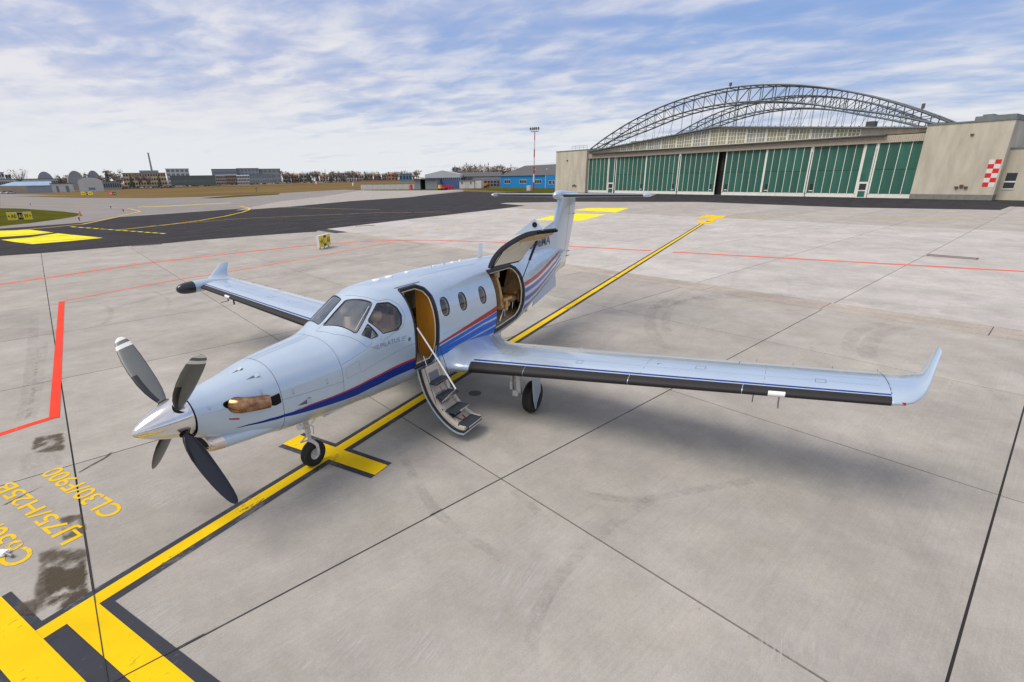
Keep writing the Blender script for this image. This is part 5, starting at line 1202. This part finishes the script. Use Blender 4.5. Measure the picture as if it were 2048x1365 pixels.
for k in range(19): q.box((F.w*k/18-.1,-.02,4.0),(F.w*k/18+.1,.12,4.8))
q.build('band_posts','pale_cladding',F.o,kind='stuff')
F=Facade('grey_shed',G(829,379.5),G(875,378.8),'low grey flat-roofed shed with an open bay left of the cobalt hangar','shed')
bx('wall','grey_cladding',F.o,(0,0,0),(F.w*.52,-12,4.2)); bx('wall','grey_cladding',F.o,(F.w*.74,0,0),(F.w,-12,4.2)); bx('open_bay','dark_opening',F.o,(F.w*.52,-3,0),(F.w*.74,-3.1,4.2)); bx('roof_slab','roof_dark',F.o,(-.3,.8,4.2),(F.w+.5,-12,4.5))
F=Facade('workshop_row',G(921,376.3),G(1001,375.1),'long workshop row with a dark roof and white-framed gridded windows','building')
bx('wall','pale_cladding',F.o,(0,-1,0),(F.w,-16,5.2)); rr=gabled(F,F.w,5.2,7.2,18,'pale_cladding','roof_slate',y0=-1); 
for i in range(12):
    for j in range(3): 
        if i<9 or j==2: x=.6+i*1.55; bx('window','window_dark' if j!=2 else 'grey_cladding',F.o,(x,-.99,.6+j*1.45),(x+1.15,-.94,1.6+j*1.45))
for i in range(7): x=F.w*.70+i*.9; bx('window','window_dark',F.o,(x,-.99,3.4),(x+.7,-.94,4.8))
for nm,m_,u,v,w_,h_,lab in (('plant_trailer','orange_plant',968,375.6,2.6,2.0,'orange wheeled plant standing beside the white hut'),('red_tank','fence_red',822,380,1.5,2.2,'dark red upright tank at the end of the concrete wall')):
    x,y=G(u,v); e=empty(nm,(x,y,0),0,lab,'trailer' if 'trailer' in nm else 'tank')
    if 'tank' in nm: MB().lathe([(.001,h_),(w_/3,h_*.97),(w_/2,h_*.85),(w_/2,.1),(w_/2+.1,0)],16,'z').build('tank_shell',m_,e,smooth=True); MB().lathe([(.15,h_),(.15,h_+.2),(.001,h_+.2)],10,'z').build('tank_cap','roof_dark',e)
    else:
        MB().box((-.8,-1.6,.6),(.8,1.6,1.9)).box((-.6,-2.4,1.2),(.6,-1.6,2.3)).build('plant_body',m_,e,bevel=.08)
        for yy in (-1.1,1.1): MB().lathe([(.001,-.9),(.45,-.9),(.45,-.6),(.001,-.6)],14,'x',(0,yy,.45)).build('wheel','tyre_rubber',e)
x,y=G(882,380.5); e=empty('tow_cart',(x,y,0),0,'yellow and red baggage tow cart standing before the red barriers','cart')
MB().box((-1,-.6,.5),(1,.9,1.1)).build('cart_bed','safety_yellow',e,bevel=.05); MB().box((-.8,-.1,1.1),(.6,.8,2.0)).build('cart_cab','safety_yellow',e,bevel=.08); MB().box((-1,-2.6,.5),(1,-.7,.95)).build('cart_deck','fence_red',e,bevel=.05)
for yy in (-2.1,-.2,.6): MB().lathe([(.001,-1.05),(.35,-1.05),(.35,1.05),(.001,1.05)],12,'x',(0,yy,.35)).build('wheel','tyre_rubber',e)
for k in range(5):
    x,y=G(883+k*5.2,378.8); e=MB().box((-.3,-.45,0),(.3,.45,.9)).box((-.12,-.5,.9),(.12,.5,1.9)).build('road_barrier','fence_red',bevel=.05); e.location=(x,y,0)
    prop(e,'dark red barrier in the row before the cobalt hangar','barrier','red barriers before the cobalt hangar')
x,y=G(909,376); e=empty('white_tank',(x,y,0),0,'white round fuel tank in front of the cobalt hangar','tank'); MB().lathe([(.001,3.6),(.7,3.5),(1.0,3.0),(1.0,1.6),(.6,1.2),(.001,1.1)],18,'z').build('tank_shell','white_gloss',e,smooth=True); MB().box((-.6,-.6,0),(.6,.6,1.2)).build('tank_stand','grey_cladding',e)
F=Facade('concrete_wall',G(722,380.2),G(829,379.2),'low pale concrete blast wall at the edge of the field','wall')
n=int(F.w/3)
for k in range(n): bx('wall_panel','concrete_wall_m',F.o,(F.w*k/n+.03,0,0),(F.w*(k+1)/n-.03,-.25,2.35))
bx('wall_coping','plinth_grey',F.o,(0,.05,2.35),(F.w,-.3,2.45))
# ---- far town: each building set at a distance, sized from the picture
for nm,c in dict(far_white=(.55,.56,.56),far_cream=(.50,.45,.33),far_yellow=(.55,.42,.20),far_grey=(.25,.28,.30),far_steel=(.26,.31,.36),far_brick=(.30,.17,.12),far_tan=(.42,.34,.27),far_green=(.07,.12,.11),far_blue=(.05,.22,.42),far_lightblue=(.22,.38,.55),far_redroof=(.35,.12,.07),far_glass=(.10,.17,.22),far_dark=(.07,.075,.08),far_orange=(.5,.25,.09)).items(): mat(nm,tuple(.82*q+.075 for q in c),.75,noise=.08,nscale=.3)  # far colours lifted towards pale: distance haze mixed into the base colours
def far(name,u0,u1,vt,D,wall,label,cat='building',dep=20,floors=0,cols=0,roof=None,rh=0,wm='window_dark',group=None,vb=None):
    z=hgt(D); F=Facade(name,FAR(u0,D),FAR(u1,D),label,cat,z=z,group=group); ht=HZ((u0+u1)/2,vt,D)-z
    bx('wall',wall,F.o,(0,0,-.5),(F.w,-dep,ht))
    if roof=='flat': bx('roof','far_dark',F.o,(-.3,.3,ht),(F.w+.3,-dep-.3,ht+.5))
    elif roof:
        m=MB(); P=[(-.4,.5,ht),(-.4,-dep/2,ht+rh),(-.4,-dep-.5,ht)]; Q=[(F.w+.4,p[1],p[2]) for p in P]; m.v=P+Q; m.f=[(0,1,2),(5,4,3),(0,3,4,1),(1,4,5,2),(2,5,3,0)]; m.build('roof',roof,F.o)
    if floors and cols:
        fh=ht/floors; cw=F.w/cols; base=None
        for i in range(floors):
            for j in range(cols):
                a,b=(j*cw+cw*.18,.02,i*fh+fh*.30),(j*cw+cw*.82,.10,i*fh+fh*.82)
                if base is None: base=bx('window',wm,F.o,(0,0,0),(cw*.64,.08,fh*.52)); w_=base
                else: w_=inst(base,F.o)
                w_.location=(a[0],a[1],a[2])
    F.ht=ht; return F
far('white_office',-40,11,346,620,'far_white','plain white block cut by the left edge of the view',floors=3,cols=8,roof='flat')
far('grey_block',12,24,349.5,700,'far_grey','dark grey block behind the bare tree at the far left',floors=3,cols=2)
far('terminal_hall',-20,136,359,600,'far_white','long low white hall with a strip of windows',dep=25,floors=1,cols=40,roof='flat')
F=far('blue_roof_shed',50,100,371.5,440,'far_steel','low shed with a bright pale blue roof by the field',dep=22,roof='far_lightblue',rh=2.6); bx('gable_end','far_tan',F.o,(F.w-.02,.02,0),(F.w+13,-18,F.ht)); m=MB(); m.v=[(F.w-.5,.6,F.ht),(F.w+14,-9,F.ht+.2),(F.w+6,-12,F.ht+2.6),(F.w-.5,-11,F.ht+2.6)]; m.f=[(0,1,2,3)]; m.build('roof','far_lightblue',F.o)
F=far('white_annex',98,143,368,440,'far_white','white lean-to joined to the blue-roofed shed',dep=14,roof='flat'); bx('door','far_glass',F.o,(F.w*.22,.02,0),(F.w*.35,.1,F.ht*.75)); bx('door','far_glass',F.o,(F.w*.68,.02,0),(F.w*.78,.1,F.ht*.75))
def dome(name,u0,u1,vt,D,m_,label,cut=1.0,ribs=7):
    z=hgt(D); F=Facade(name,FAR(u0,D),FAR(u1,D),label,'building',z=z); ht=HZ((u0+u1)/2,vt,D)-z; w=F.w
    rows=[[(w/2-w/2*math.cos(PI*i/16),-y,max(0,ht*math.sin(PI*i/16)**.8*(1-.12*(y/30)))) for i in range(17)] for y in (0,4,12,30)]
    o=MB().grid(rows).build('vault',m_,F.o,smooth=True); MB().add(rows[0],[tuple(range(17))]).build('front_wall','far_grey',F.o)
    for k in range(ribs):
        y=k*4.4; MB().tube([(w/2-w/2*1.02*math.cos(PI*i/16),-y,max(0,ht*1.02*math.sin(PI*i/16)**.8*(1-.12*(y/30)))) for i in range(17)],.35,4).build('rib','far_white',F.o)
    return F
dome('vaulted_hall',134,170,343,560,'far_steel','larger ribbed silver vaulted hall left of centre'); dome('vaulted_hall',174,203,342.5,600,'far_steel','smaller ribbed silver vaulted hall beside the larger one'); dome('curved_roof_hall',73,110,343.5,620,'far_cream','cream hall with a quarter-round roof standing behind the long white hall',ribs=0)
F=far('arched_hangar',154,203,364,430,'far_white','white arch-roofed hangar at the edge of the field',dep=20); m=MB(); rows=[[(F.w/2-F.w/2*math.cos(PI*i/12),-y,F.ht+2.6*math.sin(PI*i/12)) for i in range(13)] for y in (0,20)]; m.grid(rows); m.add(rows[0],[tuple(range(13))]); m.build('roof','far_white',F.o); wn=bx('window','far_glass',F.o,(F.w*.35,.02,1.2),(F.w*.62,.1,2.6))
far('grey_depot',204,240,364.5,520,'far_grey','low grey depot right of the white arched hangar',floors=1,cols=8,roof='flat')
F=far('yellow_works',247,333,347,680,'far_yellow','long ochre works building with a tall leaning chimney behind it',floors=3,cols=16,roof='flat'); bx('upper_block','far_grey',F.o,(F.w*.15,-4,F.ht),(F.w*.6,-16,F.ht+3)); 
x,y=FAR(307.5,720); ch=MB().tube([(0,0,0),(0,0,36)],[1.2,.8],12).build('factory_chimney','far_grey',label='tall thin chimney rising behind the ochre works',cat='chimney'); ch.location=(x,y,hgt(720)); 
far('steel_block',335,381,338.5,720,'far_white','pale cube-like block with strip windows',floors=4,cols=5,roof='flat',wm='far_glass')
far('green_hall',341,431,352.5,600,'far_green','long dark green shed in front of the pale block',floors=2,cols=22,roof='flat',wm='far_dark')
F=far('glass_office',426,476,339,760,'far_glass','blue glazed wing of the large office block',floors=4,cols=14,roof='flat',wm='far_steel')
far('steel_office',476,520,337.5,770,'far_steel','stepped middle of the large office block in pale metal',floors=4,cols=6,roof='flat',wm='far_glass'); far('grey_office',520,563,338.5,775,'far_grey','plain grey right end of the large office block',floors=3,cols=5,roof='flat',wm='far_glass')
far('brick_house',432,452,352.5,640,'far_tan','pinkish terrace house in front of the glass wing',floors=3,cols=6,roof='far_dark',rh=1.5); far('brown_house',452,474,351.5,640,'far_brick','brown block between the pink terrace and the white house',floors=3,cols=6,roof='far_dark',rh=1.5)
far('white_house',474,499,352,630,'far_white','white three-storey house with rows of dark windows',floors=3,cols=8,roof='far_grey',rh=1); far('teal_canopy_block',500,548,350.5,700,'far_grey','grey block with a glazed ground floor right of the white house',floors=2,cols=10,roof='flat',wm='far_glass')
cols_=['far_redroof','far_brick','far_tan','far_cream','far_white','far_yellow','far_orange']
adj={'far_redroof':'rust-red','far_brick':'brown','far_tan':'tan','far_cream':'cream','far_white':'white','far_yellow':'ochre','far_orange':'orange'}
hs=[(566,582,353,'far_tan'),(583,598,351,'far_orange'),(600,622,350.5,'far_cream'),(640,656,353,'far_tan'),(658,670,352,'far_white'),(714,728,352.5,'far_white'),(730,746,350.5,'far_tan'),(748,762,351.5,'far_brick'),(764,778,350.5,'far_cream'),(776,796,348.5,'far_orange')]
for i,(a,b,v,m_) in enumerate(hs): far('house',a,b,v,800+15*(i%3),m_,'small %s house in the distant row, %s from its left end'%(adj[m_],['first','second','third','fourth','fifth','sixth','seventh','eighth','ninth','tenth'][i]),floors=2,cols=3,roof='far_redroof' if i%2 else 'far_dark',rh=2.5)
far('white_apartments',672,712,346.5,820,'far_white','white flat-roofed apartment block among dark trees',floors=3,cols=9,roof='flat'); far('blue_warehouse',799,824,349,640,'far_blue','small bright blue warehouse left of the grey shed',floors=1,cols=4,roof='flat'); far('water_tower',905,917,335,330,'far_steel','square grey tower behind the workshop roofs',cat='tower',dep=6,floors=4,cols=2)
F=Facade('red_fence',FAR(713,700),FAR(792,700),'long red site fence at the far side of the field','fence',z=hgt(700))
n=26
for k in range(n): bx('fence_panel','far_redroof',F.o,(F.w*k/n+.1,0,0),(F.w*(k+1)/n-.1,-.1,2.0))
x,y=FAR(652,760); m=MB(); m.tube([(0,0,0),(0,0,17)],[.7,.25],6)
e=m.build('radio_mast','far_tan',label='slim radio mast above the distant trees',cat='mast'); e.location=(x,y,hgt(760))
x,y=FAR(631,560); e=empty('wind_tee',(x,y,hgt(560)),0,'red and white striped marker board standing in the field','marker')
for k in range(5): bx('board_stripe','checker_red' if k%2==0 else 'checker_white',e,(0,-1.7+k*.7,.6),(.2,-1.7+(k+1)*.7,3.4))
bx('post','far_dark',e,(.05,-.1,0),(.15,.1,.6))
x,y=FAR(705,430); e=MB().box((-.3,-.35,0),(.3,.35,2.6)).box((-.2,-.6,1.2),(.2,.6,1.7)).build('marker_post','white_gloss',label='white marker post standing alone in the dry grass',cat='post'); e.location=(x,y,0)
x,y=G(513,383.5); e=MB().tube([(0,0,0),(0,0,1.5)],.12,6).box((-.3,-.3,1.4),(.3,.3,1.8)).build('marker_post','roof_dark',label='short dark instrument post in the dry grass',cat='post'); e.location=(x,y,0)
# ---- parked cars
def car_mesh(m_):
    b=MB(); pr_=[(-2.1,.35),(-2.1,.75),(-1.3,.95),(-.7,1.42),(.7,1.45),(1.4,.98),(2.1,.85),(2.15,.35)]
    b.prism(pr_,-.85,.85,mm_)
    me=b.build('t',m_); me.data.materials.append(MATS['tyre_rubber']); me.data.materials.append(MATS['window_dark']); return me
cars={}
for cn,cc in dict(white=(.65,.65,.64),silver=(.38,.40,.42),dark=(.035,.04,.05),blue=(.04,.10,.28),red=(.35,.03,.03)).items():
    mat('car_'+cn,cc,.25,.2,coat=.6); bm=bmesh.new(); me=bpy.data.meshes.new('parked_car')
    def ad(vs,fs,mi):
        bv=[bm.verts.new(v) for v in vs]
        for f in fs: bm.faces.new([bv[i] for i in f]).material_index=mi
    pr_=[(-2.1,.35),(-2.1,.72),(-1.25,.92),(1.45,.95),(2.1,.85),(2.15,.35)]; k=len(pr_)
    ad([(-.85,p[0],p[1]) for p in pr_]+[(.85,p[0],p[1]) for p in pr_],[tuple(range(k)),tuple(range(2*k-1,k-1,-1))]+[(i,(i+1)%k,k+(i+1)%k,k+i) for i in range(k)],0)
    pr_=[(-1.2,.93),(-.6,1.38),(.75,1.42),(1.4,.95)]; k=4
    ad([(-.76,p[0],p[1]) for p in pr_]+[(.76,p[0],p[1]) for p in pr_],[tuple(range(k)),tuple(range(2*k-1,k-1,-1))]+[(i,(i+1)%k,k+(i+1)%k,k+i) for i in range(k)],1)
    ad([(-.72,-.55,1.39),(.72,-.55,1.39),(.72,.7,1.44),(-.72,.7,1.44)],[(0,1,2,3)],0)
    for sx in (-.87,.67):
        for cy_ in (-1.3,1.35):
            ad([(sx,cy_+.33*math.cos(a),.33+.33*math.sin(a)) for a in [PI*j/4 for j in range(8)]]+[(sx+.2,cy_+.33*math.cos(a),.33+.33*math.sin(a)) for a in [PI*j/4 for j in range(8)]],[tuple(range(8)),tuple(range(15,7,-1))]+[(i,(i+1)%8,8+(i+1)%8,8+i) for i in range(8)],2)
    bm.normal_update(); bm.to_mesh(me); bm.free()
    for q in ('car_'+cn,'window_dark','tyre_rubber'): me.materials.append(MATS[q])
    cars[cn]=me
kinds=['white','silver','dark','silver','white','blue','dark','silver','red','white','dark']
def cars_row(u0,u1,n,D,jit=.5):
    for i in range(n):
        if rnd.random()<.1: continue
        u=u0+(u1-u0)*(i+.2*rnd.random())/n; cn=kinds[int(rnd.random()*11)]; o=bpy.data.objects.new('parked_car',cars[cn]); COL.objects.link(o); x,y=FAR(u,D+rnd.uniform(-3,3)); o.location=(x,y,hgt(D)); o.rotation_euler=(0,0,rnd.choice((.15,1.9))+rnd.uniform(-.2,.2))
        prop(o,'%s car in the long line parked beyond the dry grass field'%cn,'car','%s cars parked beyond the field'%cn)
cars_row(205,345,34,560); cars_row(345,560,52,640); cars_row(560,712,34,670); cars_row(210,420,30,590); cars_row(0,22,4,430)
F=Facade('boundary_hedge',FAR(200,545),FAR(860,600),'low dark hedge and fence line along the far edge of the field','hedge',z=hgt(560)-.2)
m=MB(); 
for k in range(420):
    x=F.w*rnd.random(); hh=rnd.uniform(.4,1.0); m.box((x-1.2,-.6,-.6),(x+1.2,.4,hh*.35))
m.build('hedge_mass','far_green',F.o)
# ---- trees
mat('twig_brown',(.26,.215,.185),.9,noise=.3,nscale=.5); mat('twig_grey',(.24,.19,.15),.9,noise=.2,nscale=.5); mat('pine_green',(.11,.13,.10),.9,noise=.4,nscale=.6); mat('bark',(.06,.05,.04),.9)  # twig and pine tones paled: haze painted into the tree colours
def tree_proto(kind,seed):
    r=random.Random(seed); c=MB(); t=MB()
    if kind=='pine':
        t.tube([(0,0,0),(0,0,9.5)],[.22,.04],6)
        for i in range(420):
            z=1.2+8.6*r.random()**1.1; rad=(10-z)*.27*(.35+.75*r.random()); a=r.random()*2*PI; s=r.uniform(.3,.75); x,y=rad*math.cos(a),rad*math.sin(a)
            c.add([(x+r.uniform(-s,s),y+r.uniform(-s,s),z+r.uniform(-.2,.3)),(x+r.uniform(-s,s),y+r.uniform(-s,s),z-r.uniform(.2,.6)),(x*.5,y*.5,z+.35)],[(0,1,2)])
        return t,c,'pine_green'
    t.tube([(0,0,0),(.1,0,3.2)],[.28,.18],6); tips=[]
    for i in range(9):
        a=2*PI*i/9+r.uniform(-.3,.3); l=r.uniform(2.2,4.2); z=2.4+r.random()*1.6; p=[(0.05,0,z),(l*.5*math.cos(a),l*.5*math.sin(a),z+l*.7),(l*.8*math.cos(a),l*.8*math.sin(a),z+l*1.25)]; t.tube(p,[.12,.07,.03],5); tips+=p[1:]
    for i in range(520):
        b=r.choice(tips); d=Vector((r.gauss(0,1),r.gauss(0,1),r.gauss(.25,.9))); d=d.normalized()*r.uniform(.3,1.9); p=Vector(b)+d*.5; q=Vector(b)+d*1.25; s=r.uniform(.03,.09) if kind=='bare' else r.uniform(.15,.4)
        e_=Vector((r.uniform(-1,1),r.uniform(-1,1),r.uniform(-1,1)))*s; c.add([tuple(p-e_),tuple(p+e_),tuple(q)],[(0,1,2)])
    return t,c,'twig_brown' if kind!='pale' else 'twig_grey'
PR={}
for kd in ('pine','bare','bushy','pale'):
    for s in range(2):
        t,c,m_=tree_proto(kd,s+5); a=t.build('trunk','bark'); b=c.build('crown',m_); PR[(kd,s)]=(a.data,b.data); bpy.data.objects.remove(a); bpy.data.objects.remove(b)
def tree(u,D,vt,kd,lab,grp):
    x,y=FAR(u,D); z=hgt(D); ht=HZ(u,vt,D)-z; s=ht/(9.8 if kd=='pine' else 8.2); a,b=PR[(kd,rnd.randrange(2))]
    e=empty({'pine':'pine_tree','bare':'bare_tree','bushy':'leafy_tree','pale':'bare_tree'}[kd],(x,y,z),rnd.random()*6,lab,'tree',grp); e.scale=(s*rnd.uniform(.9,1.2),s*rnd.uniform(.9,1.2),s)
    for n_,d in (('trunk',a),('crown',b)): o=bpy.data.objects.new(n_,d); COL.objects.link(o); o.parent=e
tree(39,560,342.5,'bare','lone bare tree behind the long white hall at the far left',None); tree(215,560,343,'pine','tall dark pine right of the vaulted halls',None); tree(229,600,345,'bushy','rounded brown tree right of the tall dark pine',None)
for i,u in enumerate([120,128,165,172,208,240,262,278,296,318]): tree(u,590,352+rnd.uniform(-3,3),'bushy' if i%3 else 'pine','dark tree among the works and halls at the left','trees among the left-hand works')
for i in range(56):
    u=562+(832-562)*i/55+rnd.uniform(-2,2); tree(u,rnd.uniform(690,860),348.5+rnd.uniform(-3.5,4.5)-.01*(u-560),*rnd.choice([('pine','dark evergreen in the distant tree belt left of the workshops','evergreens in the distant belt'),('bushy','rounded brown tree in the distant belt left of the workshops','brown trees in the distant belt'),('bare','bare twiggy tree in the distant belt left of the workshops','bare trees in the distant belt')]))
for i,u in enumerate([915,922,930,938,946,953,960,968,978,986,994,1003,1012,1022,1030,1036]): tree(u,330+rnd.uniform(-20,30),[340,339,337,336,333,334,338,340,339,336,335,337,338,338,339,343][i],'bare' if i%3 else 'pale','bare tree behind the workshop roof','bare trees behind the workshops')
for i,u in enumerate([2030,2040,2052]): tree(u,150,[291,283,284][i],'bare','bare bush above the low annex at the right edge','bare bushes behind the annex')
m=MB(); r=random.Random(3)
for i in range(5200):
    u=-60+r.random()*1120; D=r.uniform(820,980) if u<840 else r.uniform(420,520); x,y=FAR(u,D); z=hgt(D); hh=r.uniform(3,8.5)*(1 if u<840 else .8); s=r.uniform(.8,2.6)
    p=Vector((x,y,z+hh*r.random())); q=[p+Vector((r.uniform(-s,s),r.uniform(-s,s),r.uniform(-s,s))) for _ in range(3)]; m.add([tuple(k) for k in q],[(0,1,2)])
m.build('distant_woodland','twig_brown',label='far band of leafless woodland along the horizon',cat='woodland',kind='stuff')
# ---- signs and lights on the ground
mat('sign_yellow',(.80,.62,.02),.4); mat('sign_black',(.015,.015,.015),.4); mat('sign_red',(.6,.02,.03),.4); mat('sign_white',(.7,.7,.68),.4)
def sign(pL,pR,ht,z0,panels,label,text=True):
    L=Vector(pL); R=Vector(pR); w=(R-L).length; e=empty('taxiway_sign',(L.x,L.y,0),math.atan2((R-L).y,(R-L).x),label,'sign')
    bx('housing','sign_white',e,(0,.0,z0),(w,.18,z0+ht)); x=0
    for k in range(3): bx('sign_leg','grey_metal',e,(w*(.12+.38*k)-.03,.05,0),(w*(.12+.38*k)+.03,.12,z0))
    for wd,m_,tx in panels:
        p=bx('sign_face',m_,e,(x*w+.02,-.012,z0+.03),((x+wd)*w-.02,-.001,z0+ht-.03))
        if tx:
            a='<' in tx; b='>' in tx; s=tx.strip('<>'); vs,fs=textmesh(s,1,off=.02); xs=[v[0] for v in vs]; ys=[v[1] for v in vs]; lo,hi=min(xs),max(xs); l2,h2=min(ys),max(ys); W2=wd*w; x0=x*w+W2*(.36 if a else .14); x1=x*w+W2*(.64 if b else .88)
            mb=MB(); mb.add([(x0+(v[0]-lo)/(hi-lo)*(x1-x0),-.018,z0+ht*.25+(v[1]-l2)/(h2-l2)*ht*.5) for v in vs],fs)
            for fl,cx,d in ((a,x*w+W2*.19,-1),(b,x*w+W2*.80,1)):
                if fl: zc=z0+ht*.5; q=W2*.10; mb.add([(cx+d*q,-.018,zc),(cx,-.018,zc+ht*.17),(cx,-.018,zc-ht*.17)],[(0,1,2)]).add([(cx-d*q,-.018,zc+.04),(cx,-.018,zc+.04),(cx,-.018,zc-.04),(cx-d*q,-.018,zc-.04)],[(0,1,2,3)])
            mb.build('sign_lettering','sign_yellow' if m_=='sign_black' else ('sign_black' if m_=='sign_yellow' else 'sign_white'),p)
        x+=wd
    return e
sign(G(17,443),G(66,441),1.0,.12,[(.42,'sign_yellow','<A0'),(.235,'sign_black','A1'),(.345,'sign_yellow','W>')],'yellow and black sign reading A0 A1 W on the green grass at the left')
sign(G(640,500),G(662,493.5),.78,.14,[(.40,'sign_yellow','<A'),(.22,'sign_black','1'),(.38,'sign_yellow','A0')],'yellow and black direction sign standing on the concrete between the red lines')
sign(G(163,391.5),G(186,391.2),1.3,.2,[(.40,'sign_yellow','A0'),(.2,'sign_black','A'),(.4,'sign_yellow','W')],'small yellow and black sign at the edge of the dry field')
sign(G(218,391.8),G(234,391.6),1.3,.2,[(.5,'sign_red','29'),(.5,'sign_black','A2')],'small red and black sign at the edge of the dry field')
mat('edge_blue',(.01,.02,.08),.3)
for u,v in ((61,410.8),(222,417),(247,424),(159,441.5),(134,394)):
    x,y=G(u,v); o=MB().lathe([(.001,.42),(.09,.40),(.11,.30),(.07,.26),(.05,.02),(.16,0)],10,'z').build('edge_light','edge_blue',smooth=True); o.location=(x,y,0); prop(o,'small dark taxiway edge light on the grey taxiway','light','taxiway edge lights')
x,y=G(161,432); o=MB().lathe([(.001,.7),(.05,.68),(.2,.05),(.28,.05),(.28,0)],12,'z').build('traffic_cone','orange_plant',label='orange cone at the tip of the green grass',cat='cone'); o.location=(x,y,0)
x,y=G(8,1108); e=empty('hose_fitting',(x-.02,y,0),.5,'small white and grey ground fitting at the left edge among the lettering','fitting'); MB().box((-.06,-.08,0),(.06,.10,.05)).build('cap','white_gloss',e,bevel=.015); MB().tube([(-.05,-.2,.03),(.06,.12,.03)],.02,8).build('hose','grey_metal',e)
